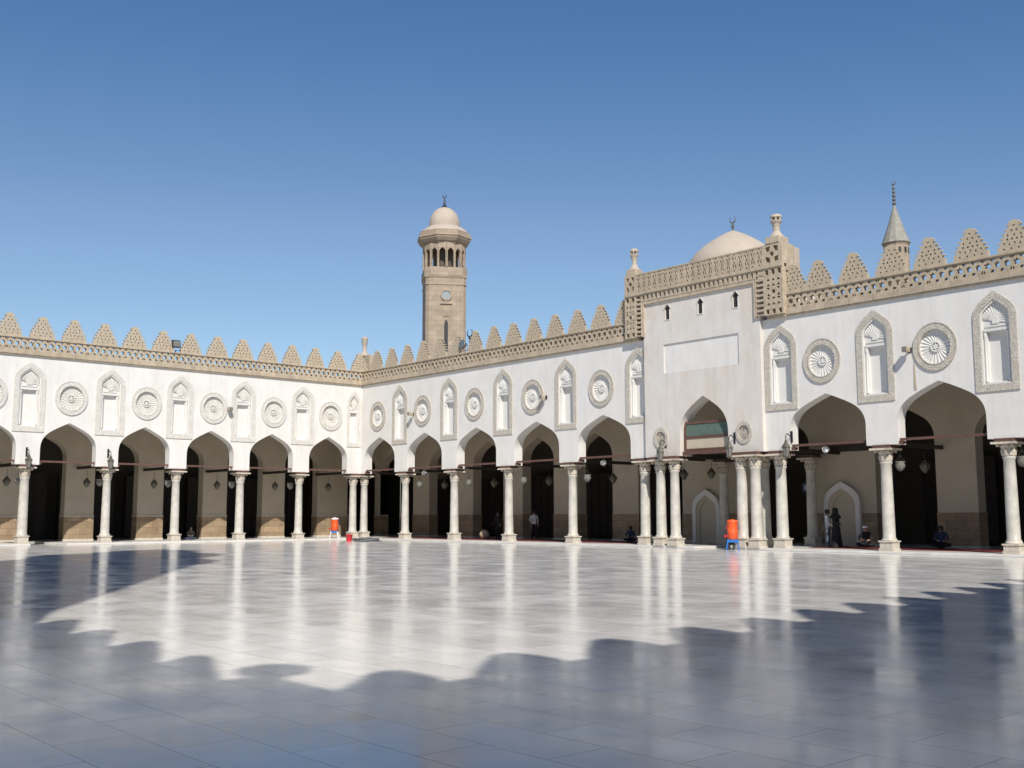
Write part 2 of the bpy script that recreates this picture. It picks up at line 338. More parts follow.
RG, DI = medal_meshes()
ME_ring = RG.mesh('carved_ring', M_orn); ME_ringL = RG.mesh('carved_ring', M_ornL); ME_dish = DI.mesh('medallion', M_white2); ME_dishL = DI.mesh('medallion', M_whiteL); ME_nicheL = RIM.mesh('blind_niche', M_white); ME_hood = HOOD.mesh('shell_hood', M_white2); ME_hoodL = HOOD.mesh('shell_hood', M_whiteL)

# columns
def col_meshes():
    out = []
    for v in range(3):
        sh = MB(); rb = (.245, .236, .255)[v]; rt = rb-.035
        sh.lathe([(rb+.03, .46), (rb+.03, .48), (rb, .53)]+[(rb-(rb-rt)*(i/8)**1.5, .52+i*2.9/8) for i in range(1, 9)]+[(rt+.035, 3.46), (rt+.035, 3.52), (rt, 3.54)], 24)
        ba = MB(); w = .275
        ba.box(-w-.03, w+.03, -w-.03, w+.03, 0, .09); ba.box(-w, w, -w, w, .092, (.34, .30, .37)[v]); ba.box(-w-.04, w+.04, -w-.04, w+.04, (.343, .303, .373)[v], (.40, .36, .42)[v])
        z = (.40, .36, .42)[v]
        ba.lathe([(.30, z), (.315, z+.02), (.30, z+.04), (.265, .47)], 24)
        ca = MB()
        lobes = lambda a, k: 1+.07*math.cos(8*a)*(1 if k in (1, 2, 3) else -1 if k in (4, 5, 6) else 0)
        ca.lathe([(.235, 3.53), (.285, 3.60), (.30, 3.70), (.33, 3.76), (.29, 3.78), (.33, 3.86), (.40, 3.95), (.36, 3.975)], 32, mod=lobes)
        for i in range(8):
            a = i*PI/4
            for rr_, z0, z1, out_, wd in ((.27, 3.56, 3.76, .10, .075), (.29, 3.74, 3.94, .13, .07)):
                aa = a+(PI/8 if z0 > 3.7 else 0)
                d = Vector((math.cos(aa), math.sin(aa), 0)); e = Vector((-d.y, d.x, 0))
                pts = [(rr_, z0, wd), (rr_+.03, (z0+z1)/2, wd), (rr_+out_*.7, z1, wd*.8), (rr_+out_, z1-.03, wd*.45)]
                vs = []
                for R_, Z, w_ in pts: vs += [d*R_+e*w_+Vector((0, 0, Z)), d*(R_+.02)+Vector((0, 0, Z)), d*R_-e*w_+Vector((0, 0, Z))]
                fs = []
                for q in range(3): fs += [(q*3, q*3+1, q*3+4, q*3+3), (q*3+1, q*3+2, q*3+5, q*3+4)]
                ca.add(vs, fs)
        for sx in (-1, 1):
            for sy in (-1, 1):
                ca.lathe([(.01, -.05), (.07, -.045), (.085, 0), (.07, .045), (.01, .05)], 10, (sx*.36, sy*.36, 3.93))
        pass
        ca.v = [(x*(.92-.40*max(0, z-3.53)), y*(.92-.40*max(0, z-3.53)), z) for x, y, z in ca.v]
        ab = [(-.46, -.46), (-.2, -.41), (.2, -.41), (.46, -.46), (.41, -.2), (.41, .2), (.46, .46), (.2, .41), (-.2, .41), (-.46, .46), (-.41, .2), (-.41, -.2)]
        ca.add([(x, y, z) for z in (3.98, 4.06) for x, y in ab], [tuple(range(12))[::-1], tuple(range(12, 24))]+[(i, (i+1) % 12, 12+(i+1) % 12, 12+i) for i in range(12)])
        ip = MB(); ip.box(-.37, .37, -.35, .35, 4.06, 4.19)
        out.append((sh.mesh('shaft', M_marbcol), ba.mesh('base', M_marbbase), ca.mesh('capital', M_cap), ip.mesh('impost_block', M_wood)))
    return out
COLM = col_meshes(); coln = [0]
def column(parent, u, d, z=0, plinth=False, mats=None):
    v = coln[0] % 3; coln[0] += 1; sh, ba, ca, ip = COLM[v]
    e = bpy.data.objects.new('column', sh); COL.objects.link(e); e.parent = parent; e.location = (u, d, z); e.rotation_euler = (0, 0, 0)
    for n_, me in (('base', ba), ('capital', ca), ('impost_block', ip)): link(n_, me, e)
    return e

def wing(name, label, loc, rz, span, arches, niches, medals, cols, piers, merl, left=False, back_open=True, simple=False, portal=None, deep=11.0, blind=(), wide=False, ispan=None, group=None):
    """facade wing in local frame: u along local x, facade faces local -y, z up"""
    R = thing(name, label, 'arcade', loc, rz, group)
    a, b_ = span; ia, ib = ispan or span; ZB = 4.19; ZT = 10.0
    # front wall with keel arch openings and holes for recesses
    segs = []; base = [(a, ZB)]
    skip = portal
    def wall_piece(u0_, u1_, arcs):
        outl = [(u0_, ZB)]
        for c, h, zs, za in sorted(arcs):
            k = keel(c, h, ZB, zs, za); outl += [k[0]]+k[:1:-1]+[k[1]]
        outl += [(u1_, ZB), (u1_, ZT), (u0_, ZT)]
        clean = [outl[0]]
        for p in outl[1:]:
            if abs(p[0]-clean[-1][0])+abs(p[1]-clean[-1][1]) > 1e-5: clean.append(p)
        hs = [pkeel(n_, .52*(.66 if left and n_ > -1 else 1), 6.23, 8.69, 9.32) for n_ in niches if u0_ < n_-.53 and n_+.53 < u1_]+[circle(m_, 7.88, .64, 48, .685) for m_ in medals if u0_ < m_-.9 and m_+.9 < u1_]
        mb = MB(); mb.prism([clean]+hs, 0, .6)
        mb.build('facade_wall', M_white, R)
    if portal: wall_piece(a, portal[0], [q for q in arches if q[0] < portal[0]]); wall_piece(portal[1], b_, [q for q in arches if q[0] > portal[1]])
    else: wall_piece(a, b_, arches)
    for n_ in niches:
        o = link('blind_niche', ME_nicheL if left else ME_niche, R, (n_, 0, 0)); link('frame', ME_nframeL if left else ME_nframe, o); link('shell_hood', ME_hoodL if left else ME_hood, o)
        if left and n_ > -1: o.scale = (.66, 1, 1)
    for m_ in medals:
        o = link('medallion', ME_dishL if left else ME_dish, R, (m_, 0, 7.88)); link('carved_ring', ME_ringL if left else ME_ring, o)
    # parapet
    spans = [(a, b_)] if not portal else [(a, portal[2]), (portal[3], b_)]
    for (p, q) in spans:
        mb = MB(); mb.box(p, q, -.10, .55, 10.0, 10.06); mb.box(p, q, -.14, .55, 10.06, 10.27); mb.box(p, q, -.10, .2, 10.27, 10.33)
        c = mb.build('cornice', M_stone2, R, bev=.012)
        mb = MB()
        lattice(mb, p, q, 10.33, 10.94, -.05, .17); mb.build('pierced_parapet', M_stone2, R)
        mb = MB(); mb.box(p, q, -.11, .22, 10.94, 11.01); mb.build('coping', M_stone2, R, bev=.01)
    for u in merl:
        o = link('merlon', ME_merlon, R, (u, .03+random.uniform(-.01, .01), 11.01)); o.scale = (random.uniform(.97, 1.03), 1, random.uniform(.975, 1.025)); o.rotation_euler = (random.uniform(-.015, .015), random.uniform(-.008, .008), random.uniform(-.02, .02))
    # columns
    for u, d in cols: column(R, u, d)
    # plate over the columns and tie beams
    mb = MB()
    for c, h, zs, za in arches:
        if not portal or not (portal[0] < c < portal[1]):
            mb = MB(); mb.box(c-h-.02, c+h+.02, .12, .24, 4.33, 4.43); mb.box(c-h-.14, c-h+.12, .05, .4, 4.21, 4.32)
            mb.build('tie_beam', M_wood, R)
    D = 4.9
    for u, d in cols:
        mb = MB(); mb.box(u-.09, u+.09, .45, D+.05, 4.2, 4.36); mb.build('cross_beam', M_dkwood, R)
    # roof and ceiling
    mb = MB(); mb.box(a, b_ if not left else ib, .6, deep, 9.3, 9.9)
    mb.build('roof', M_roof, R)
    if simple:
        mb = MB(); mb.box(a, b_, deep, deep+.4, -.1, 10); mb.build('back_wall', M_inner, R); return R
    # second row: piers with arches between
    ps = sorted(piers)
    outl = [(ia, 0)]
    
    gaps = []
    allp = [(ia-.5, ia)]+list(ps)+[(ib, ib+.5)]
    for (p0, p1), (q0, q1) in zip(allp, allp[1:]):
        if q0-p1 > .6: gaps.append((p1, q0))
    outl = [(ia, 0)] if ia < gaps[0][0]-.01 else []
    for g0, g1 in gaps:
        c = (g0+g1)/2; h = (g1-g0)/2; rise = min(1.75, h*.95)
        k = keel(c, h, 0, 6.1-rise if h < 1.6 else 4.7, 6.15); outl += [k[0]]+k[:1:-1]+[k[1]]
    if outl[0][0] > ia+.01: outl = [(ia, 0)]+outl
    if outl[-1][0] < ib-.01: outl += [(ib, 0)]
    outl += [(ib, 9.3), (ia, 9.3)]
    mb = MB(); mb.prism([outl], D, D+.7); mb.build('inner_arcade', M_inner, R)
    for p0, p1 in ps:
        mb = MB(); mb.box(p0-.02, p1+.02, D-.03, D+.73, .12, 1.42); mb.build('dado', M_dado, R)
        mb = MB(); mb.box(p0-.05, p1+.05, D-.07, D+.77, 0, .115); mb.build('skirting', M_marbbase, R, bev=.01)
        mb = MB(); mb.box(p0-.035, p1+.035, D-.05, D+.75, 1.42, 1.5); mb.build('dado_rail', M_marbbase if left else M_dado, R, bev=.01)
    # ceiling joists
    for k in range(int((b_-a)/1.2)):
        pass
    mb = MB()
    u = a+.4
    while u < b_-.2: mb.box(u, u+.14, .61, D-.01, 9.08, 9.298); u += .75
    mb.build('ceiling_joists', M_dkwood, R)
    # back hall, its wall coloured dark for shade, with tall wooden cabinets
    mb = MB(); mb.box(ia-6.1 if not left else ia, ib, deep, deep+.4, -.1, 9.3); mb.build('back_wall', M_shadewall, R)
    for g0, g1 in gaps:
        c = (g0+g1)/2; sg = -1
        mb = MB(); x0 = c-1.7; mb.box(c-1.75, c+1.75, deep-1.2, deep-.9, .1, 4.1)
        f = mb.build('wooden_cabinet', M_dkwood, R)
        mb = MB()
        for i in range(5): mb.box(c-1.75+i*.7, c-1.75+i*.7+.06, deep-1.245, deep-1.202, .1, 4.1) if i < 5 else None
        for z in (.1, 1.1, 2.1, 3.1, 4.02): mb.box(c-1.75, c+1.75, deep-1.26, deep-1.246, z, z+.08)
        mb.build('shelf_rails', M_dkwood, f)
    return R

# ------------------------------------------------------------------ ground
def sheet(name, m_, x0, x1, y0, y1, z, th=.5):
    mb = MB(); mb.box(x0, x1, y0, y1, z-th, z); o = mb.build(name, m_); o['kind'] = 'structure'; return o
sheet('ground', M_soil, -900, 900, -900, 900, -.66)
sheet('courtyard_floor', M_floor, -12.5, 74, -54, 22, -.1)
# raised arcade pavements (butted, with a break at each entrance)
def pavement(x0, x1, y0, y1, name='arcade_pavement'):
    mb = MB(); mb.box(x0, x1, y0, y1, -.096, -.001); o = mb.build(name, M_ledge, bev=.012); o['kind'] = 'structure'
pavement(-12, -.0-.0, -18.9, 12); pavement(-12, .34, -60, -20.75); pavement(0.0, .34, -18.9, -.34)
pavement(0, 28.2, -.34, 12); pavement(30.35, 73, -.34, 12); pavement(28.2, 30.35, 5.0, 12)

XE, YS = 57.2, -41.1
A = lambda c, h=1.5, zs=5.05, za=6.51: (c, h, zs, za)
# left wing (local x = world y)
Lcols = [(-.39, .3), (-4.43, .3), (-8.51, .3), (-12.6, .3), (-16.64, .3), (-21.04, .3), (-25.2, .3), (-29.3, .3), (-33.4, .3)]
Larch = [A(-2.50, 1.42), A(-6.58), A(-10.63), A(-14.68), A(-18.92), A(-23.15), A(-27.25), A(-31.35)]
Lnich = [-.75-.25, -4.62, -8.65, -12.66, -16.80, -21.1, -25.2, -29.3, -33.4]
Lnich = [-.60, -4.45, -8.58, -12.65, -16.75, -21.1, -25.2, -29.3, -33.4]
Lpier = [(-33.7, -32.1), (-29.6, -28), (-25.5, -23.9), (-21.45, -19.9), (-17.33, -15.63), (-12.98, -11.35), (-8.73, -7.07), (-4.52, -2.86), (-.3, 2.12), (4.9, 5.6), (9, 11)]
Lmer = [-22.3+1.70*k for k in range(-8, 14)]
wing('arcade', 'long white arcade forming the left side with pale carved niches and medallions', (0, 0, 0), PI/2, (-36.3, 0.0), Larch, Lnich, [-2.40, -6.52, -10.55, -14.66, -18.9, -23.1, -27.2, -31.3], Lcols, Lpier, Lmer, left=True, ispan=(-36.3, 11.0))
# right wing
Rcols = [(-.15+.1, .32), (4.64, .3), (9.62, .3), (14.55, .3), (19.64, .3), (24.7, .3), (26.03, -.08), (26.90, -.08), (30.76, -.08), (31.50, -.08), (31.2, 1.0), (32.56, .3), (37.55, .3), (42.46, .3), (47.4, .3), (52.3, .3)]
Rarch = [A(2.13, 1.72), A(6.98, 1.78), A(12.0, 1.80), A(17.15, 1.80), A(22.2, 1.86), A(35.1, 1.80, 5.05, 6.48), A(40.06, 1.78, 5.05, 6.55), A(45.0, 1.8), A(49.9, 1.8), A(54.8, 1.8)]
Rmed = [2.13, 7.1, 12.2, 17.3, 22.3, 35.0, 40.0, 45, 49.9, 54.8]
Rmed = [1.95, 6.83, 11.88, 16.9, 22.11, 35.0, 40.0, 45, 49.9, 54.8]
Rnich = [4.40, 9.46, 14.42, 19.5, 24.62, 32.95, 37.45, 42.35, 47.4, 52.3]
Rpier = [(-.85, .99), (3.95, 5.73), (8.75, 10.55), (13.35, 15.37), (18.16, 20.09), (23.2, 27.6), (31.0, 34.4), (37.25, 39.03), (42.1, 43.9), (47, 48.8), (52, 53.8)]
Rmer = [23.78-1.70*k for k in range(0, 14)]+[33.72]+[34.95+1.665*k for k in range(0, 16)]
wing('arcade', 'long white arcade on the right running either side of the cream portal', (0, 0, 0), 0, (0.0, XE), Rarch, Rnich, Rmed, Rcols, Rpier, Rmer, portal=(25.75, 32.02, 24.05, 33.4), ispan=(-4.88, XE))
# two wings behind the photographer: their toothed shadows fall over the paving
barch = [A(3+5*k, 1.7) for k in range(0, 8)]
wing('arcade', 'white arcade behind the camera on the right casting the long toothed shadow', (57.2, 0, 0), -PI/2+math.radians(7.8), (0, 42.3), [A(2.9+4.5*k, 1.6) for k in range(9)], [], [], [(.6+4.5*k, .3) for k in range(9)], [], [35.56-1.79*k for k in range(-3, 19)], simple=True, deep=9)
wing('arcade', 'white arcade behind the camera along the near side of the courtyard', (62.8, -41.53, 0), PI-math.radians(4.7), (0, 63), [A(2.9+4.5*k, 1.6) for k in range(13)], [], [], [(.6+4.5*k, .3) for k in range(14)], [], [2.27+1.72*k for k in range(34)], simple=True, deep=9)

def finial_turret(parent, u, d, z0, z1, w=.34, name='turret'):
    mb = MB(); H = z1-z0
    mb.box(u-w, u+w, d-w, d+w, z0, z0+H*.22)
    e = mb.build(name, M_stone2, parent, bev=.02)
    mb = MB(); s_ = H/2.0
    mb.lathe([(w*.95, z0+H*.22), (w*.66, z0+H*.33), (w*.42, z0+H*.42), (w*.40, z0+H*.55), (w*.5, z0+H*.66), (w*.70, z0+H*.74), (w*.72, z0+H*.77)], 12, (u, d, 0), smooth=False)
    for i in range(6):
        a_ = i*PI/3; mb.lathe([(w*.13, z0+H*.77), (w*.13, z0+H*.88)], 6, (u+w*.56*math.cos(a_), d+w*.56*math.sin(a_), 0))
    mb.lathe([(w*.25, z0+H*.76), (w*.25, z0+H*.89)], 8, (u, d, 0))
    mb.build('finial_shaft', M_domes, e)
    mb = MB(); mb.lathe([(w*.72, z0+H*.88), (w*.74, z0+H*.91), (w*.64, z0+H*.96), (w*.4, z0+H*.99), (.02, z1)], 12, (u, d, 0)); mb.build('finial_cap', M_domes, e)
    return e
ct = thing('roof_turret', 'small stone turret with domed finial at the far inner corner of the two arcades', 'turret', (-.75, .6, 9.9))
mb = MB(); mb.box(-.1, .9, -.1, .9, .02, 2.3); mb.build('pedestal', M_stone2, ct, bev=.02)
mb = MB(); mb.lathe([(.36, 2.3), (.22, 2.5), (.15, 2.6), (.14, 2.95), (.18, 3.15), (.21, 3.25), (.21, 3.45), (.23, 3.5), (.18, 3.6), (.02, 3.64)], 12, (0, .05, 0)); mb.build('finial', M_domes, ct)
ct2 = thing('roof_turret', 'low mushroom shaped finial on the roof corner behind the camera', 'turret', (62.2, -41.45, 11.0))
mb = MB(); mb.box(-.55, 1.1, -.3, .3, 0, .62); mb.build('pedestal', M_stone2, ct2)
mb = MB(); mb.lathe([(.3, .62), (.15, .74), (.15, 1.25), (.36, 1.36), (.38, 1.52), (.26, 1.68), (.02, 1.74)], 14); mb.build('finial', M_domes, ct2)

# ------------------------------------------------------------------ portal block
P = thing('portal', 'cream portal block with tall pointed arch, three slit windows and pierced parapet', 'portal', (0, 0, 0))
F = -.2
arch = keel(28.77, 1.40, 4.187, 5.15, 6.92)
outl = [(25.22, 4.187), arch[0]]+arch[:1:-1]+[arch[1], (32.05, 4.187), (32.05, 11.70), (25.22, 11.70)]
def ogee(c, z0, w, h):  # little slit with pointed ogee top
    return [(c-w, z0), (c+w, z0), (c+w, z0+h*.6), (c+w*1.5, z0+h*.68), (c+w*.7, z0+h*.84), (c, z0+h), (c-w*.7, z0+h*.84), (c-w*1.5, z0+h*.68), (c-w, z0+h*.6)]
slits = [ogee(c, 10.76, .14, .78) for c in (26.75, 28.75, 30.77)]
panel = [(26.47, 8.17), (30.88, 8.17), (30.88, 9.58), (26.47, 9.58)]
mb = MB(); mb.prism([outl, panel]+slits+[circle(26.2, 5.06, .30, 28, .33), circle(31.05, 5.09, .30, 28, .33)], F, .594); mb.build('portal_wall', M_portal, P)
mb = MB(); mb.box(26.40, 30.95, F+.06, F+.2, 8.1, 9.65); mb.build('recessed_panel', M_white, P)
for c in (26.75, 28.75, 30.77):
    w = MB(); w.prism([ogee(c, 10.73, .16, .84), ogee(c, 10.762, .138, .776)], F-.025, F+.02); fo = w.build('slit_window', M_portal, P)
    w = MB(); w.box(c-.25, c+.25, F+.07, F+.12, 10.7, 11.6); w.build('pane', M_metal, fo)
for c in (26.2, 31.05):
    r = MB(); r.prism([circle(c, 5.07, .44, 32, .50), circle(c, 5.07, .29, 32, .32)], F-.05, F+.03)
    o = r.build('small_medallion', M_orn, P); r = MB(); r.prism([circle(c, 5.07, .31, 28, .34)], F+.05, F+.1)
    for q in (.23, .13): r.prism([circle(c, 5.07, q, 24, q*1.1), circle(c, 5.07, q-.05, 24, q*1.1-.05)], F, F+.05)
    r.prism([star(c, 5.07, .08, .6)], F, F+.05); r.build('carved_disc', M_orn, o)
# block sides and roof so that it reads as a solid box from the side
mb = MB(); mb.box(25.1, 25.5, .6, 6.0, 9.9, 11.7); mb.box(31.65, 32.05, .6, 6.0, 9.9, 11.7); mb.box(25.5, 31.65, 5.6, 6.0, 9.9, 11.7); mb.build('side_walls', M_portal, P)
mb = MB(); mb.box(25.1, 32.05, .6, 6, 11.7, 11.9); mb.build('portal_roof', M_roof, P)
mb = MB(); mb.box(27.35, 30.2, -.05, .05, 4.24, 4.38); mb.build('tie_beam', M_wood, P)
# timber screen in the arch
mb = MB()
for z in (4.40, 4.98, 5.66): mb.box(27.40, 30.14, .06, .15, z, z+.11)
for u in (27.40, 30.02): mb.box(u, u+.12, .055, .155, 4.38, 5.80)
sc = mb.build('screen_frame', M_wood, P)
mb = MB(); mb.box(27.5, 30.04, .09, .11, 5.10, 5.655); mb.build('green_panel', M_green, sc)
mb = MB(); mb.box(27.5, 30.04, .09, .11, 4.51, 4.975); mb.build('lower_panel', M_inner, sc)
# lintels under the portal wall, over the triple columns
mb = MB(); mb.box(25.1, 27.35, -.3, .05, 4.195, 4.24); mb.box(30.18, 32.05, -.3, .05, 4.195, 4.24)
# frieze frame of little boxes and raised parapet
G = F-.12
def boxrow(mb, u0_, u1_, z0, z1, nn, vertical=False):
    """carved strip with deep little square sinkings"""
    hs = []
    for i in range(nn):
        if not vertical:
            w = (u1_-u0_)/nn; c = u0_+(i+.5)*w; h_ = (z1-z0)/2-.05; zc = (z0+z1)/2
            hs.append([(c-w*.27, zc-h_), (c+w*.27, zc-h_), (c+w*.27, zc+h_), (c, zc+h_*.7), (c-w*.27, zc+h_)])
        else:
            w = (z1-z0)/nn; zc = z0+(i+.5)*w; h_ = (u1_-u0_)/2-.04; c = (u0_+u1_)/2
            hs.append([(c-h_, zc-w*.3), (c+h_, zc-w*.3), (c+h_, zc+w*.3), (c, zc+w*.2), (c-h_, zc+w*.3)])
    mb.prism([[(u0_, z0), (u1_, z0), (u1_, z1), (u0_, z1)]]+hs, G, G+.16)
mb = MB()
boxrow(mb, 25.20, 31.95, 11.86, 12.22, 25)
boxrow(mb, 24.82, 25.20, 10.16, 12.22, 9, True); boxrow(mb, 31.95, 32.42, 10.16, 12.22, 9, True)
mb.box(25.2, 31.95, G+.02, G+.18, 11.70, 11.86); mb.box(25.2, 25.32, G+.02, G+.18, 10.1, 11.7); mb.box(31.83, 31.95, G+.02, G+.18, 10.1, 11.7)
mb.box(24.1, 33.4, G-.05, G+.3, 12.22, 12.36)
mb.build('carved_frieze', M_stone2, P)
for (u0_, u1_) in ((24.1, 24.82), (32.42, 33.4)):
    mb = MB(); mb.box(u0_, u1_, G+.165, .62, 9.99, 13.28); mb.build('corner_block', M_stone2, P)
for (u0_, u1_) in ((24.1, 24.82), (32.42, 33.4)):
    mb = MB(); c = (u0_+u1_)/2; w = (u1_-u0_)
    boxrow(mb, u0_, u1_, 10.12, 10.45, 2 if w < .8 else 3); boxrow(mb, u0_, u1_, 11.86, 12.22, 2 if w < .8 else 3)
    hs = [hexa(c, 11.15, .11, PI/6)]
    for zz in (10.62, 10.84, 11.02, 11.28, 11.46, 11.70):
        for xx in ((-.27, .27) if abs(zz-11.15) < .2 else (-.27, 0, .27)):
            q_ = xx*w; sg_ = 1 if (round(zz*50)+int(xx*10)) % 2 else -1; hs.append([(c+q_-.07*w/.72, zz-.06*sg_), (c+q_+.07*w/.72, zz-.06*sg_), (c+q_, zz+.07*sg_)])
    mb.prism([[(u0_, 10.45), (u1_, 10.45), (u1_, 11.86), (u0_, 11.86)]]+hs, G, G+.16); mb.build('corner_panel', M_stone2, P)
mb = MB(); z0, z1 = 12.36, 13.22
for k in range(22):
    a_ = 24.86+k*(7.5/22); w = 7.5/22; c = a_+w/2; hs = []
    for zc, s_ in ((12.60, 1), (12.99, -1)):
        hs.append([(c-w*.36, zc-.10*s_), (c-.01, zc-.02*s_), (c-.01, zc+.10*s_), (c-w*.2, zc+.14*s_)][::s_])
        hs.append([(c+w*.36, zc-.10*s_), (c+w*.2, zc+.14*s_), (c+.03, zc+.10*s_), (c+.03, zc-.02*s_)][::s_])
    hs.append(hexa(c, 12.79, .06)); 
    hs.append([(c-.055, 12.40), (c+.055, 12.40), (c, 12.50)]); hs.append([(c-.055, 13.18), (c, 13.08), (c+.055, 13.18)])
    mb.prism([[(a_, z0), (a_+w, z0), (a_+w, z1), (a_, z1)]]+hs, G+.02, G+.14, sides=set(range(1, len(hs)+1)))
mb.build('pierced_parapet', M_stone2, P)
mb = MB(); mb.box(24.86, 32.36, G-.0, G+.2, 13.22, 13.28)
for u0_, u1_ in ((24.1, 24.86), (32.36, 33.4)):
    c = (u0_+u1_)/2; w = u1_-u0_
    mb.prism([[(u0_, 12.36), (u1_, 12.36), (u1_, 13.30), (u0_, 13.30)], hexa(c, 12.83, .12), [(c-w*.32, 12.5), (c-.07, 12.46), (c-.12, 12.68), (c-w*.32, 12.75)], [(c+.07, 12.46), (c+w*.32, 12.5), (c+w*.32, 12.75), (c+.12, 12.68)], [(c-w*.32, 12.92), (c-.12, 12.98), (c-.07, 13.2), (c-w*.32, 13.16)], [(c+.12, 12.98), (c+w*.32, 12.92), (c+w*.32, 13.16), (c+.07, 13.2)]], G, G+.16)
mb.build('parapet_ends', M_stone2, P)
finial_turret(P, 24.5, .0, 13.28, 14.72, .30); finial_turret(P, 32.95, .0, 13.30, 14.66, .36)
mb = MB(); mb.box(33.0, 33.45, .63, 1.0, 11.0, 13.2); mb.build('buttress', M_domes, P, bev=.05)
# marks on the inner wall: blind door niche behind portal, and mihrab in next bay
def door_niche(u, half, z1, label):
    o = MB(); o.prism([keel(u, half, .02, z1-1.0, z1), keel(u, half-.22, .03, z1-1.15, z1-.3)], 4.66, 4.86)
    n_ = o.build('wall_niche', M_ornL if False else M_white2); tag(n_, label, 'niche')
    o = MB(); o.prism([keel(u, half-.22, .03, z1-1.15, z1-.3), keel(u, half-.42, .04, z1-1.3, z1-.55)], 4.72, 4.86); o.build('inner_moulding', M_inner, n_)
    o = MB(); o.prism([keel(u, half-.42, .04, z1-1.3, z1-.55)], 4.78, 4.86); o.build('infill', M_inner, n_)
door_niche(24.9, .88, 2.75, 'pointed grey wall niche seen through the tall portal arch')
door_niche(32.75, .92, 2.95, 'pale pointed wall niche behind the two standing women')
# engaged inner columns
for u, lab in ((26.45, 'dark shaded inner column behind the portal arch'), (31.5, 'shaded inner column left of the pale pointed niche')):
    r = thing('inner_column', lab, 'column', (u, 4.2, 0)); column_ = COLM[0]
    link('shaft', column_[0], r); link('base', column_[1], r); link('capital', column_[2], r); link('impost_block', column_[3], r)

# ------------------------------------------------------------------ dome behind portal
dm = thing('dome', 'low pointed plaster dome rising behind the portal parapet', 'dome', (26.7, 5.2, 11.9))
mb = MB(); mb.lathe([(2.5, 0), (2.5, 1.7), (2.55, 1.75), (2.5, 1.85), (2.45, 2.15), (2.28, 2.6), (1.95, 3.02), (1.5, 3.4), (.97, 3.76), (.48, 4.03), (.15, 4.17), (.04, 4.22)], 48); mb.build('dome_shell', M_domes, dm)
def crescent(mb, x, y, z, r, th=.03):
    pts = [(x+r*math.sin(a_), y, z-r*math.cos(a_)) for a_ in [math.radians(t_) for t_ in range(195, 525, 22)]]
    mb.tube([(x+r*math.sin(math.radians(k)), y, z+r*math.cos(math.radians(k))) for k in range(25, 336, 20)], [th*(.3+.7*math.sin(PI*i/15)) for i in range(16)], 6)
mb = MB(); mb.lathe([(.05, 4.2), (.04, 4.35), (.10, 4.42), (.04, 4.5), (.07, 4.56), (.03, 4.62)], 10); crescent(mb, 0, 0, 4.80, .17, .035); mb.build('finial', M_bronze, dm)

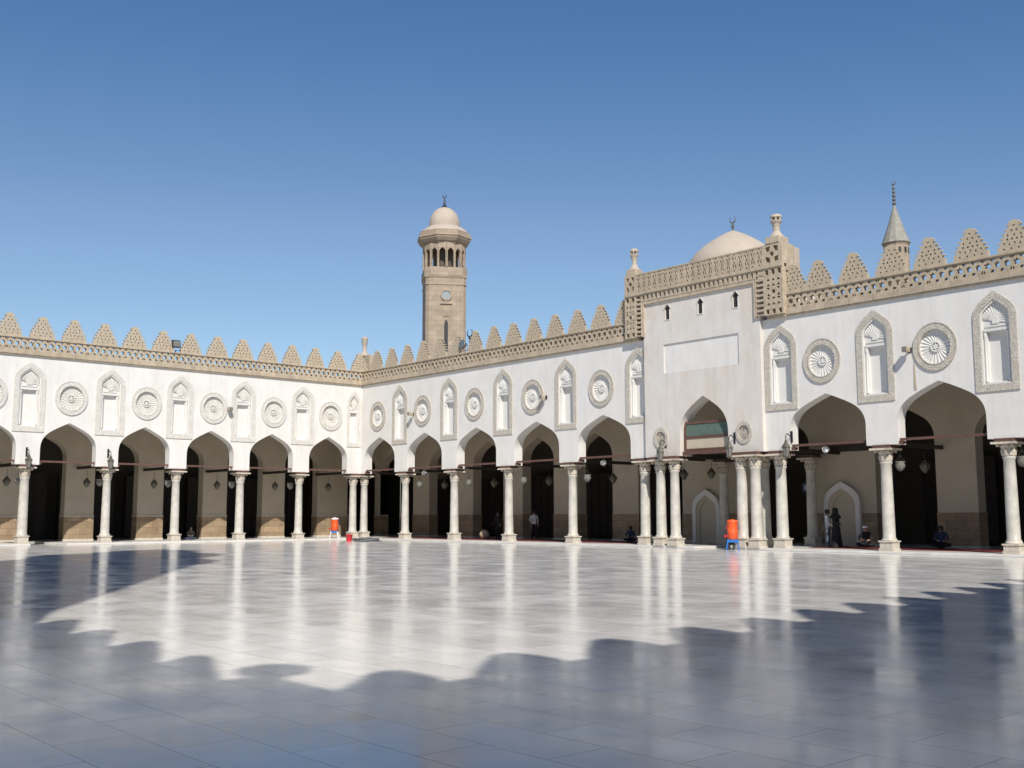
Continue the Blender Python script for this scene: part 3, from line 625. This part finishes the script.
# ------------------------------------------------------------------ minarets
def minaret_a():
    x, y = -17.1, 20.0
    R = thing('minaret', 'square stone minaret with arcaded lantern and round dome rising behind the right arcade', 'minaret', (x, y, 0), math.radians(58.6))
    w = 1.84; mb = MB()
    ch = .28
    def octo(w_, c_): return [(w_, -w_+c_), (w_, w_-c_), (w_-c_, w_), (-w_+c_, w_), (-w_, w_-c_), (-w_, -w_+c_), (-w_+c_, -w_), (w_-c_, -w_)]
    def oprism(mb, lev):
        vs = []; fs = []
        for w_, c_, z in lev: vs += [(px, py, z) for px, py in octo(w_, c_)]
        for k in range(len(lev)-1):
            for i in range(8): j = (i+1) % 8; fs.append((k*8+i, k*8+j, k*8+8+j, k*8+8+i))
        fs += [tuple(range(8))[::-1], tuple(range(len(vs)-8, len(vs)))]; mb.add(vs, fs)
    oprism(mb, [(w, ch, -.5), (w, ch, 22.2)]); 
    sh = mb.build('shaft', M_tower, R)
    mb = MB(); oprism(mb, [(w+.05, ch, 22.2), (w+.05, ch, 22.3), (w+.01, ch, 22.33), (w+.01, ch, 22.8), (w+.06, ch, 22.9), (w+.12, .5, 23.1), (w+.12, .5, 23.74), (w+.06, .5, 23.78), (w+.06, .5, 23.84)]); mb.build('balcony', M_tower, R)
    # openings on front face
    fy = -w
    mb = MB(); mb.prism([circle(0, 21.25, .55, 24), circle(0, 21.25, .40, 24)], fy-.10, fy+.02); f1 = mb.build('round_window', M_tower, R)
    mb = MB(); mb.box(-.55, .55, fy-.12, fy-.003, 20.42, 20.66); mb.build('window_sill', M_tower, R); mb = MB(); mb.box(-.3, .3, fy-.05, fy-.002, 19.3, 19.85); mb.build('carved_block', M_tower, R)
    mb = MB(); mb.prism([circle(0, 21.25, .41, 24)], fy-.03, fy-.005); mb.build('clock_face', M_grey, f1)
    mb = MB(); mb.prism([keel(0, .17, 15.0, 18.5, 19.0)], fy-.02, fy-.006); mb.build('slit_window', M_metal, R)
    for sx in (-1, 1):
        mb = MB(); mb.box(sx*1.3-.03, sx*1.3+.03, fy-.03, fy-.004, 10, 21.6); mb.build('face_moulding', M_tower, R)
    for zz in (13.5, 17, 20.3):
        mb = MB(); mb.box(-w-.02, -w-.006, -.22, .22, zz, zz+1.3); mb.build('slit_window', M_metal, R)
    # lantern: octagonal arcade
    r8 = 1.9; h0, h1 = 23.8, 26.2
    n8 = 16
    arc = MB(); post = MB()
    for i in range(n8):
        a0 = 2*PI*(i+.5)/n8-PI/2; 
        p0 = Vector((math.cos(a0-PI/n8), math.sin(a0-PI/n8), 0))*r8; p1 = Vector((math.cos(a0+PI/n8), math.sin(a0+PI/n8), 0))*r8
        Ls = (p1-p0).length; ang = math.atan2(p1.y-p0.y, p1.x-p0.x); tmp = MB()
        k = keel(0, Ls/2-.08, 23.84, 25.2, 25.66)
        tmp.prism([[(-Ls/2, 23.84), k[0]]+k[:1:-1]+[k[1], (Ls/2, 23.84), (Ls/2, h1), (-Ls/2, h1)]], -.1, .12)
        mtx = Matrix.Translation((p0+p1)/2) @ Matrix.Rotation(ang, 4, 'Z')
        arc.add([mtx @ Vector(v) for v in tmp.v], tmp.f)
    arc.build('lantern_arcade', M_tower, R)
    mb = MB(); mb.lathe([(.95, 23.8), (.95, 26.3)], 12); mb.build('lantern_shade_core', M_shadewall, R)  # dark core added so the lantern openings look shaded
    mb = MB(); mb.lathe([(2.000, 25.98), (2.100, 26.08), (2.120, 26.18), (2.300, 26.28), (2.489, 26.53), (2.527, 26.68), (2.603, 26.72), (2.603, 26.93), (2.508, 26.96), (2.508, 27.18), (2.375, 27.22), (2.400, 27.30)], 8, smooth=False)
    mb2 = MB(); rot_ = Matrix.Rotation(PI/8, 4, 'Z'); mb2.add([rot_ @ Vector(v) for v in mb.v], mb.f); mb2.build('cornice', M_tower, R)
    mb = MB(); mb.lathe([(2.200, 27.28), (2.100, 27.53), (1.850, 27.73), (1.600, 27.88), (1.500, 27.92)], 32, mod=lambda a_, k: 1+.012*math.cos(32*a_)); mb.build('collar', M_domes, R)
    mb = MB(); mb.lathe([(1.400, 27.88)]+[(1.42*math.cos(t_*PI/24), 28.25+1.65*math.sin(t_*PI/24)) for t_ in range(0, 12)]+[(.1, 29.95)], 36); mb.build('dome_shell', M_domes, R)
    mb = MB(); mb.lathe([(.36, 29.8), (.26, 29.98), (.12, 30.1), (.06, 30.7), (.04, 30.85)], 12); crescent(mb, 0, 0, 31.02, .17, .05); mb.build('finial', M_metal, R)
minaret_a()
def minaret_b():
    R = thing('minaret', 'slender round minaret with lead cone cap and beaded finial behind the right merlons', 'minaret', (16.75, 40.0, 0))
    mb = MB(); mb.lathe([(.98, -.5), (.98, 23.0), (1.04, 23.1), (1.06, 23.25)], 12, smooth=False); mb.build('shaft', M_tower, R)
    for i in range(12):
        a_ = 2*PI*(i+.5)/12; mb = MB(); mb.box(-.1, .1, -.02, .02, 22.3, 22.75); mb2 = MB(); mt = Matrix.Rotation(a_, 4, 'Z') @ Matrix.Translation((.96, 0, 0)) @ Matrix.Rotation(PI/2, 4, 'Z'); mb2.add([mt @ Vector(v) for v in mb.v], mb.f); mb2.build('small_window', M_metal, R)
    mb = MB(); mb.lathe([(1.14, 23.2), (1.08, 23.32), (.72, 24.3), (.4, 25.3), (.2, 26.0), (.08, 26.4)], 12, smooth=False); mb.build('cone_cap', M_lead, R)
    mb = MB(); pr = [(.06, 26.3)]
    for k in range(5): z = 26.55+k*.32; q = .16-.012*k; pr += [(.05, z-.13), (q, z-.05), (q, z+.05), (.05, z+.13)]
    mb.lathe(pr+[(.03, 28.1)], 12); crescent(mb, 0, 0, 28.3, .17, .05); mb.build('beaded_finial', M_bronze, R)
minaret_b()
def minaret_c():
    R = thing('minaret', 'tall broad minaret behind the camera whose long shadow lies across the far left paving', 'minaret', (56.6, -46.8, 0))
    mb = MB(); mb.lathe([(3.7, -.5), (3.7, 33), (4.1, 34), (4.1, 35), (3.3, 35.1), (3.3, 39.5), (3.6, 40.1), (3.6, 40.8), (2.1, 40.9), (2.1, 43.5), (2.2, 44.4), (1.5, 46), (.2, 47.4), (.1, 48.2)], 16); mb.build('shaft', M_tower, R)
minaret_c()
cf = thing('crescent_finial', 'thin crescent finial on a pole above the right arcade roof beside the floodlight', 'finial', (7.7, 3.0, 9.9))
mb = MB(); mb.lathe([(.12, 0), (.05, .4), (.035, 2.6), (.1, 2.7), (.03, 2.8)], 8); mb.build('pole', M_metal, cf); mb = MB(); crescent(mb, 0, 0, 3.05, .25, .05); mb.build('crescent', M_metal, cf)

# ------------------------------------------------------------------ carpets
for n_, lab, c in (('carpet', 'long red carpet edge showing behind the columns right of the corner', (.3, 24.3, 1.5, 4.6)), ('carpet', 'red carpet in the arcade to the right of the portal', (33.0, 56.5, 1.5, 4.7))):
    mb = MB(); mb.box(c[0], c[1], c[2], c[3], .003, .016); tag(mb.build(n_, M_carpet), lab, 'carpet')

# ------------------------------------------------------------------ hanging lamps
def hang_pale():
    r = thing('mosque_lamp', '', 'lamp'); mb = MB()
    mb.lathe([(.04, -.30), (.12, -.26), (.21, -.12), (.25, .0), (.20, .08), (.24, .16), (.25, .19), (.22, .19), (.18, .08)], 20, cap=False); mb.build('glass_bowl', M_glass, r)
    mb = MB(); mb.tube([(0, 0, -.1), (0, 0, .84)], .012, 6)
    for i in range(3): a_ = i*2*PI/3; mb.tube([(.24*math.cos(a_), .24*math.sin(a_), .18), (0, 0, .5)], .008, 5)
    mb.build('chain', M_metal, r); return r
def hang_dark():
    r = thing('brass_lantern', '', 'lamp'); mb = MB()
    mb.lathe([(.02, -.36), (.1, -.30), (.22, -.12), (.235, 0), (.2, .12), (.09, .24), (.06, .30)], 8, smooth=False, mod=lambda a_, k: 1)
    for i in range(8):
        a_ = i*PI/4; mb.lathe([(.0, -.05), (.045, 0), (.0, .05)], 6, (.245*math.cos(a_), .245*math.sin(a_), 0), cap=False)
    mb.build('pierced_body', M_bronze, r); mb = MB(); mb.tube([(0, 0, .28), (0, 0, .82)], .013, 6); mb.build('chain', M_metal, r); return r
pp, pd = hang_pale(), hang_dark(); pp.scale = (.82,)*3; pd.scale = (.85,)*3; first = [True, True]
def put(i, proto, loc, lab, grp):
    o = proto if first[i] else copy_tree(proto); first[i] = False; o.location = loc; o['label'] = lab; o['group'] = grp
ordn = ['first', 'second', 'third', 'fourth', 'fifth', 'sixth', 'seventh']
for k, (u, d) in enumerate(Lcols[:7]):
    if k: put(0, pp, (-1.4, u, 3.38), 'pale glass lamp hanging behind the %s left arcade column from the corner' % ordn[k], 'pale glass lamps under the left arcade')
    put(1, pd, (-3.4, u, 3.40), 'dark metal lamp hanging behind the %s left arcade column from the corner' % ordn[k], 'dark lamps under the left arcade')
for k, (u, nm) in enumerate([(4.64, 'second'), (9.62, 'third'), (14.55, 'fourth'), (19.64, 'fifth'), (37.55, 'first after the portal'), (42.46, 'second after the portal')]):
    put(0, pp, (u, 1.4, 3.42), 'pale glass lamp just behind the %s right arcade column' % nm, 'pale glass lamps under the right arcade')
    put(1, pd, (u, 3.4, 3.44), 'dark metal lamp deep behind the %s right arcade column' % nm, 'dark lamps under the right arcade')
for u, nm in ((24.58, 'left'), (26.33, 'right')):
    put(1, pd, (u, 3.4, 3.5), 'dark metal lamp seen through the portal arch, %s one of the two' % nm, 'dark lamps behind the portal')
    mb = MB(); 
mb = MB(); mb.box(24.0, 30.5, 3.32, 3.48, 4.30, 4.45); tag(mb.build('lamp_beam', M_dkwood), 'dark timber beam behind the portal carrying two dark lamps', 'beam')

# wall lanterns
def lantern():
    r = thing('wall_lantern', '', 'lantern'); mb = MB()
    mb.lathe([(.10, 0), (.17, .40), (.165, .41), (.095, .01)], 6, smooth=False, cap=False); mb.build('glass_body', M_glass, r)
    mb = MB(); mb.lathe([(.05, -.08), (.11, -.02), (.11, .01)], 6, smooth=False)
    for i in range(6): a_ = i*PI/3; mb.tube([(.105*math.cos(a_), .105*math.sin(a_), 0), (.175*math.cos(a_), .175*math.sin(a_), .41)], .012, 5)
    mb.lathe([(.21, .40), (.19, .44), (.08, .58), (.07, .64), (.03, .70)], 6, smooth=False); mb.build('cage', M_bronze, r)
    mb = MB(); mb.tube([(0, 0, .68), (0, 0, .86), (0, .06, .95), (0, .18, .97), (0, .3, .88), (0, .42, .86)], .022, 8); mb.box(-.05, .05, .40, .45, .6, 1.1)
    mb.build('bracket', M_metal, r); return r
pl = lantern(); f_ = True
for loc, rz, lab in (((26.5, -.62, 4.0), 0, 'grey glass wall lantern hanging left of the portal arch over the paired columns'), ((30.52, -.62, 4.0), 0, 'grey glass wall lantern at the right foot of the portal arch'),
                    ((33.35, -.4, 3.9), 0, 'small dark lantern just left of the first arch right of the portal'),
                    ((.42, -21.1, 4.0), PI/2, 'lantern on the far left column of the left arcade'), ((.42, -16.75, 4.08), PI/2, 'lantern at the second column from the left edge of the photo')):
    o = pl if f_ else copy_tree(pl); f_ = False; o.location = loc; o.rotation_euler = (0, 0, rz); o['label'] = lab; o['group'] = 'wall lanterns above the columns'

# wall box floodlights, round spotlights, parapet floodlights
def wallbox():
    r = thing('wall_floodlight', '', 'light'); mb = MB(); mb.box(-.12, .12, -.42, -.16, -.1, .12); mb.build('housing', M_stone2, r, bev=.02)
    mb = MB(); mb.box(-.03, .03, -.17, 0, -.03, .03); mb.box(-.08, .08, -.02, 0, -.1, .1); mb.build('bracket', M_metal, r)
    mb = MB(); mb.box(-.10, .10, -.44, -.425, -.08, .10); mb.build('glass', M_glass, r); return r
pw = wallbox(); f_ = True
for loc, rz, lab in (((38.95, -.01, 7.85), 0, 'beige box light on the wall left of the large right medallion'), ((17.98, -.01, 7.75), 0, 'small box light right of the fourth medallion of the right arcade'), ((5.9, -.01, 7.72), 0, 'small box light near the first niche right of the corner'), ((.01, -9.6, 7.85), PI/2, 'small box light beside a medallion on the left arcade wall')):
    o = pw if f_ else copy_tree(pw); f_ = False; o.location = loc; o.rotation_euler = (0, 0, rz); o['label'] = lab; o['group'] = 'box lights on the courtyard walls'
def spot():
    r = thing('round_spotlight', '', 'light'); mb = MB()
    mb.lathe([(.08, -.14), (.12, -.12), (.17, .08), (.19, .12), (.18, .14), (.15, .12), (.10, -.02)], 18, cap=False)
    tl = Matrix.Rotation(math.radians(65), 4, 'X') @ Matrix.Rotation(math.radians(0), 4, 'Z'); q = MB(); q.add([tl @ Vector(v) for v in mb.v], mb.f, True); q.build('lamp_head', M_glass, r)
    mb = MB(); mb.lathe([(.005, .02), (.13, .03), (.13, .04), (.005, .05)], 14); q = MB(); q.add([tl @ Vector(v) for v in mb.v], mb.f); q.build('lens', M_grey, r)
    mb = MB(); mb.tube([(0, .05, 0), (0, .12, .15), (0, .12, .34)], .02, 6); mb.build('arm', M_metal, r); return r
ps_ = spot(); ps_.scale = (.8,)*3; f_ = True
for loc, rz, lab in (((22.15, .05, 4.02), .5, 'white round spotlight under the beam of the arch left of the portal'), ((6.97, .05, 4.0), .5, 'white round spotlight under the beam of the second arch right of the corner'), ((34.98, .05, 4.08), .5, 'white round spotlight under the beam of the first arch right of the portal')):
    o = ps_ if f_ else copy_tree(ps_); f_ = False; o.location = loc; o.rotation_euler = (0, 0, rz); o['label'] = lab; o['group'] = 'round white spotlights under the beams'
fl = thing('roof_floodlight', 'black square floodlight standing on the left parapet between merlons', 'floodlight', (.02, -13.05, 11.01), PI/2)
mb = MB(); mb.box(-.25, .25, -.12, .1, .28, .72); mb.build('housing', M_metal, fl, bev=.03); mb = MB(); mb.box(-.2, .2, -.135, -.122, .33, .67); mb.build('lens', M_glass, fl)
mb = MB(); mb.tube([(-.28, 0, .5), (-.28, 0, .12), (.28, 0, .12), (.28, 0, .5)], .02, 6); mb.tube([(0, 0, 0), (0, 0, .14)], .03, 6); mb.build('stirrup', M_metal, fl)
fl = thing('roof_floodlight', 'round grey floodlight standing on the right parapet in front of the square minaret', 'floodlight', (10.82, .0, 11.01), 0)
mb = MB(); mb.lathe([(.09, -.18), (.17, -.1), (.25, .1), (.27, .15), (.23, .13)], 20); tl = Matrix.Translation((0, 0, .5)) @ Matrix.Rotation(math.radians(70), 4, 'X'); q = MB(); q.add([tl @ Vector(v) for v in mb.v], mb.f, True); q.build('housing', M_grey, fl)
mb = MB(); mb.tube([(-.36, 0, .5), (-.36, 0, .12), (.36, 0, .12), (.36, 0, .5)], .02, 6); mb.tube([(0, 0, 0), (0, 0, .14)], .03, 6); mb.build('stirrup', M_metal, fl)

# ------------------------------------------------------------------ coolers, bucket, hose, jar, sign
def cooler(loc, lab, rz, legm):
    st = thing('plastic_stool', lab[1], 'stool', loc, rz, 'stools under the water coolers'); mb = MB(); mb.box(-.24, .24, -.22, .22, .42, .46); mb.build('seat', M_blue, st, bev=.02)
    for sx in (-1, 1):
        for sy in (-1, 1):
            mb = MB(); mb.tube([(sx*.20, sy*.18, .43), (sx*.27, sy*.24, 0)], [.035, .03], 8); mb.build('leg', legm, st)
    mb = MB(); mb.box(-.2, .2, -.21, -.19, .34, .42); mb.box(-.2, .2, .19, .21, .34, .42); mb.build('apron', M_blue, st)
    c = thing('water_cooler', lab[0], 'cooler', (loc[0], loc[1], loc[2]+.465), rz, 'orange water coolers'); mb = MB()
    mb.lathe([(.20, 0), (.225, .02), (.228, .26), (.238, .28), (.238, .32), (.228, .34), (.228, .74), (.236, .75)], 28); mb.build('barrel', M_orange, c)
    mb = MB(); mb.lathe([(.24, .75), (.24, .80), (.20, .84), (.10, .855)], 28); mb.lathe([(.05, .85), (.05, .88)], 12); mb.build('lid', M_orange if legm == M_blue else M_whitep, c)
    mb = MB(); mb.tube([(-.2, -.1, .14), (-.32, -.16, .14)], .03, 8); mb.box(-.35, -.29, -.19, -.13, .08, .2); mb.build('tap', M_redp, c)
    for s_ in (-1, 1):
        mb = MB(); mb.tube([(s_*.235, 0, .62), (s_*.27, 0, .6), (s_*.27, 0, .45), (s_*.235, 0, .43)], .015, 6); mb.build('handle', M_blue if s_ > 0 else M_redp, c)
cooler((30.6, -.64, -.1), ('tall orange water cooler barrel in front of the portal columns', 'blue plastic stool in front of the portal columns'), .6, M_blue)
cooler((-1.0, -1.3, 0.0), ('orange water cooler with white lid in the left arcade by the corner', 'blue and white stool under the cooler by the corner'), .8, M_whitep)
bk = thing('bucket', 'red plastic bucket on the paving before the corner columns', 'bucket', (4.62, -3.79, -.1)); mb = MB(); mb.lathe([(.15, 0), (.21, .40), (.23, .41), (.23, .44), (.20, .44), (.19, .40), (.14, .02)], 24, cap=False); mb.lathe([(.14, .02), (.01, .021)], 24, cap=False); mb.build('pail', M_redp, bk)
mb = MB(); mb.tube([(.22*math.cos(a_), .22*math.sin(a_)*.5, .42-.12*math.sin(a_)) for a_ in [PI*i/10 for i in range(11)]], .01, 5); mb.build('handle', M_metal, bk)
mb = MB(); pts = []
for i in range(260): a_ = i*.33; r_ = .45+.30*math.sin(i*.071)+.1*math.sin(i*.9); pts.append((r_*math.cos(a_)*1.3, r_*math.sin(a_), .03+.0007*i+.02*math.sin(i*.5)))
ho = mb.tube(pts, .026, 6); o = mb.build('coiled_hose', M_hose, None, (4.9, -2.75, -.1)); tag(o, 'tangled grey hose lying in a coil at the foot of the corner', 'hose')
mb = MB(); mb.lathe([(.14, 0), (.26, .12), (.31, .28), (.27, .42), (.17, .50), (.14, .53), (.17, .56), (.12, .54)], 24); o = mb.build('clay_jar', M_clay, None, (8.8, 3.3, .001)); tag(o, 'round clay jar standing on the floor behind the fourth right hand column', 'jar')
sg = thing('notice_sign', 'small dark notice board on the shaded wall left of the pale pointed niche', 'sign', (31.32, 4.2, 2.7)); mb = MB(); mb.box(-.28, .28, -.03, 0, -.22, .22); mb.build('board', M_navy, sg, bev=.01); mb = MB(); mb.box(-.17, .17, -.04, -.031, -.12, .12); mb.build('pale_face', M_grey, sg)
mb = MB(); mb.box(32.0, 35.6, 4.72, 4.86, 4.32, 4.62); tag(mb.build('wall_beam', M_dkwood), 'dark timber beam fixed on the wall above the pale pointed niche', 'beam')
# wall downpipe stain / fabric banner above arch
mb = MB(); mb.prism([[(39.05, 6.25), (39.17, 6.25), (39.13, 7.2), (39.08, 7.4)]], -.012, -.002); tag(mb.build('wall_crack', M_stone), 'narrow grey vertical crack in the plaster under the large medallion', 'crack')

# ------------------------------------------------------------------ people
def skin_body(name, J, E, root, zones, parent, tz=None):
    """J: {name:(x,y,z,r)}; E edges; zones(face centre)->material index"""
    ks = list(J); me = bpy.data.meshes.new(name); me.from_pydata([J[k][:3] for k in ks], [(ks.index(a_), ks.index(b2)) for a_, b2 in E], [])
    o = bpy.data.objects.new(name, me); COL.objects.link(o)
    sm = o.modifiers.new('s', 'SKIN'); lay = me.skin_vertices[0].data if me.skin_vertices else None
    if lay is None:
        bm = bmesh.new(); bm.from_mesh(me); bm.verts.layers.skin.verify(); bm.to_mesh(me); bm.free(); lay = me.skin_vertices[0].data
    for i, k in enumerate(ks): r_ = J[k][3]; lay[i].radius = (r_, J[k][4] if len(J[k]) > 4 else r_); lay[i].use_root = (k == root)
    sb = o.modifiers.new('u', 'SUBSURF'); sb.levels = 2; sb.render_levels = 2
    bpy.context.view_layer.update()
    dg = bpy.context.evaluated_depsgraph_get(); m2 = bpy.data.meshes.new_from_object(o.evaluated_get(dg)); bpy.data.objects.remove(o)
    mats, fn = zones
    m2.materials.clear()
    for q in mats: m2.materials.append(q)
    for p in m2.polygons: p.use_smooth = True; p.material_index = fn(p.center)
    return link(name, m2, parent)
def person(label, loc, rz, pose='stand', top=M_pale, bottom=M_jean, headcloth=None, robe=None, h=1.68, sleeves=True, bag=False, cap=None):
    R = thing('person', label, 'person', loc, rz); s_ = h/1.75
    if pose == 'stand' or pose == 'walk':
        st = .22 if pose == 'walk' else .03
        J = dict(pel=(0, 0, .95, .15, .12), sp=(0, 0, 1.15, .13, .10), ch=(0, 0, 1.36, .16, .11), nk=(0, 0, 1.50, .055), hd=(0, -.02, 1.60, .085, .095), tp=(0, -.01, 1.69, .075, .085),
                 sl=(.19, 0, 1.42, .06), el=(.24, .02, 1.15, .045), wl=(.23, -.10, .93, .032), hl=(.23, -.13, .85, .035), fl=(.23, -.15, .79, .018),
                 sr=(-.19, 0, 1.42, .06), er=(-.25, .0, 1.16, .045), wr=(-.20, -.20, 1.02, .032), hr=(-.19, -.26, .97, .035), fr=(-.18, -.31, .94, .018),
                 hpl=(.10, 0, .88, .10), knl=(.10, -st, .50, .065), anl=(.10, -st*.4, .09, .045), tol=(.11, -st*.4-.15, .04, .035),
                 hpr=(-.10, 0, .88, .10), knr=(-.10, st*.1, .50, .065), anr=(-.10, st*1.2, .09, .045), tor=(-.11, st*1.2-.15, .04, .035))
        E = [('pel', 'sp'), ('sp', 'ch'), ('ch', 'nk'), ('nk', 'hd'), ('hd', 'tp'), ('ch', 'sl'), ('sl', 'el'), ('el', 'wl'), ('wl', 'hl'), ('hl', 'fl'), ('ch', 'sr'), ('sr', 'er'), ('er', 'wr'), ('wr', 'hr'), ('hr', 'fr'),
             ('pel', 'hpl'), ('hpl', 'knl'), ('knl', 'anl'), ('anl', 'tol'), ('pel', 'hpr'), ('hpr', 'knr'), ('knr', 'anr'), ('anr', 'tor')]
        def fn(c):
            c = c/s_
            if c.z > 1.49: return 0
            if abs(c.x) > .15 and c.z < 1.0 and c.y < -.07 and c.z > .7: return 0
            if c.z > .93 or (abs(c.x) > .17 and c.z > .72): return 1
            return 2 if c.z > .08 else 3
        headz = 1.62; hy = -.02
    else:  # seated cross-legged / knees drawn up on the floor
        J = dict(pel=(0, .12, .13, .16, .13), sp=(0, .10, .34, .14, .11), ch=(0, .03, .55, .16, .12), nk=(0, -.02, .69, .055), hd=(0, -.06, .78, .085, .095), tp=(0, -.06, .87, .075, .085),
                 sl=(.19, .03, .60, .06), el=(.27, -.10, .38, .045), wl=(.15, -.28, .32, .032), hl=(.09, -.33, .31, .033), fl=(.05, -.36, .30, .018),
                 sr=(-.19, .03, .60, .06), er=(-.27, -.10, .38, .045), wr=(-.15, -.28, .32, .032), hr=(-.09, -.33, .31, .033), fr=(-.05, -.36, .30, .018),
                 hpl=(.11, .08, .12, .10), knl=(.36, -.22, .16, .075), anl=(.02, -.32, .07, .05), tol=(-.10, -.36, .05, .035),
                 hpr=(-.11, .08, .12, .10), knr=(-.36, -.22, .16, .075), anr=(-.02, -.24, .07, .05), tor=(.08, -.26, .05, .035))
        E = [('pel', 'sp'), ('sp', 'ch'), ('ch', 'nk'), ('nk', 'hd'), ('hd', 'tp'), ('ch', 'sl'), ('sl', 'el'), ('el', 'wl'), ('wl', 'hl'), ('hl', 'fl'), ('ch', 'sr'), ('sr', 'er'), ('er', 'wr'), ('wr', 'hr'), ('hr', 'fr'),
             ('pel', 'hpl'), ('hpl', 'knl'), ('knl', 'anl'), ('anl', 'tol'), ('pel', 'hpr'), ('hpr', 'knr'), ('knr', 'anr'), ('anr', 'tor')]
        def fn(c):
            c = c/s_
            if c.z > .69: return 0
            if c.y < -.27 and c.z > .25: return 0
            return 1 if c.z > .24 and c.y > -.3 else 2
        headz = .80; hy = -.06
    J = {k: tuple(c*s_ for c in v) for k, v in J.items()}
    skin_body('body', J, E, 'pel', ([M_skin, top, bottom, M_hair], fn), R)
    hz = headz*s_
    mb = MB()  # nose and eyes on face side (-y)
    mb.lathe([(.005, .03), (.018, -.01), (.005, -.02)], 6, (0, hy*s_-.098*s_, hz)); mb.build('nose', M_skin, R)
    if headcloth:
        mb = MB(); mb.lathe([(.26*s_, -.30), (.21*s_, -.20), (.135*s_, -.12), (.125*s_, 0), (.125*s_, .08), (.09*s_, .135), (.02, .155)], 18, (0, hy*s_+.028, hz+.01), sy=1.02); mb.build('headscarf', headcloth, R)
    elif cap:
        mb = MB(); mb.lathe([(.105*s_, .03), (.105*s_, .09), (.08*s_, .12), (.01, .125)], 18, (0, hy*s_, hz+.01)); mb.build('skullcap', cap, R)
    else:
        mb = MB(); mb.lathe([(.08*s_, -.08), (.108*s_, .0), (.107*s_, .06), (.08*s_, .11), (.01, .13)], 18, (0, hy*s_+.022, hz+.0)); mb.build('hair', M_hair, R)
    if robe:
        zt = (1.44 if pose != 'sit' else .60)*s_
        mb = MB(); mb.lathe([(.36*s_, .02), (.33*s_, .2*s_), (.27*s_, .6*s_), (.22*s_, .95*s_), (.205*s_, 1.15*s_), (.23*s_, 1.32*s_), (.20*s_, 1.42*s_), (.08*s_, 1.49*s_)], 28, sy=.72, mod=lambda a_, k: 1+(.05*math.sin(9*a_) if k < 4 else 0)); mb.build('robe', robe, R)
        for sx in (-1, 1):
            e0, e1, e2 = ((.19*sx, 0, 1.40), (.25*sx, .0, 1.15), ((.225 if sx > 0 else .205)*sx, -.12 if sx > 0 else -.19, .97 if sx > 0 else 1.04))
            mb = MB(); mb.tube([tuple(c*s_ for c in q) for q in (e0, e1, e2)], [.085, .075, .085], 10); mb.build('sleeve', robe, R)
    if bag:
        mb = MB(); mb.box(-.11, .11, -.06, .06, -.13, .13); mb.build('bag', M_black, R, (-.28, .12, .86), bev=.03)
        mb = MB(); mb.tube([(-.28, .12, .98), (-.2, .1, 1.3), (.0, .0, 1.5*s_)], .012, 5); mb.build('bag_strap', M_black, R)
    return R
cam_dir = math.atan2(25, -40)
person('woman in long black robe and headscarf standing before the pale pointed niche', (33.85, 2.4, 0), 1.9, robe=M_black, headcloth=M_black, top=M_black, bottom=M_black, h=1.70)
person('person in pale top and jeans with shoulder bag beside the black robed woman', (33.5, 2.3, 0), -1.2+PI, top=M_pale, bottom=M_jean, h=1.66, bag=True)
person('person in dark clothes and white skullcap sitting beside the pale pointed niche', (34.9, 3.0, 0.016), .5, 'sit', top=M_black, bottom=M_black, cap=M_whitep, h=1.75)
person('person in dark blue and pale shirt sitting against the pier right of the portal', (37.75, 4.1, 0.016), .45, 'sit', top=M_navy, bottom=M_black, h=1.8)
person('person in dark clothes sitting at the pier left of the portal columns', (20.75, 3.5, 0.016), .6, 'sit', top=M_navy, bottom=M_black, h=1.6)
person('person in dark clothes sitting on the left arcade floor between two columns', (-2.6, -10.5, 0), 1.1, 'sit', top=M_black, bottom=M_navy, h=1.4)
person('person in white shirt and dark trousers walking in the shade of the right arcade', (13.0, 3.6, .016), 1.1, 'walk', top=M_pale, bottom=M_black, h=1.72)
person('person in black standing in shade just left of the fifth right arcade column', (10.2, 3.2, .016), .4, 'stand', top=M_black, bottom=M_black, h=1.66)
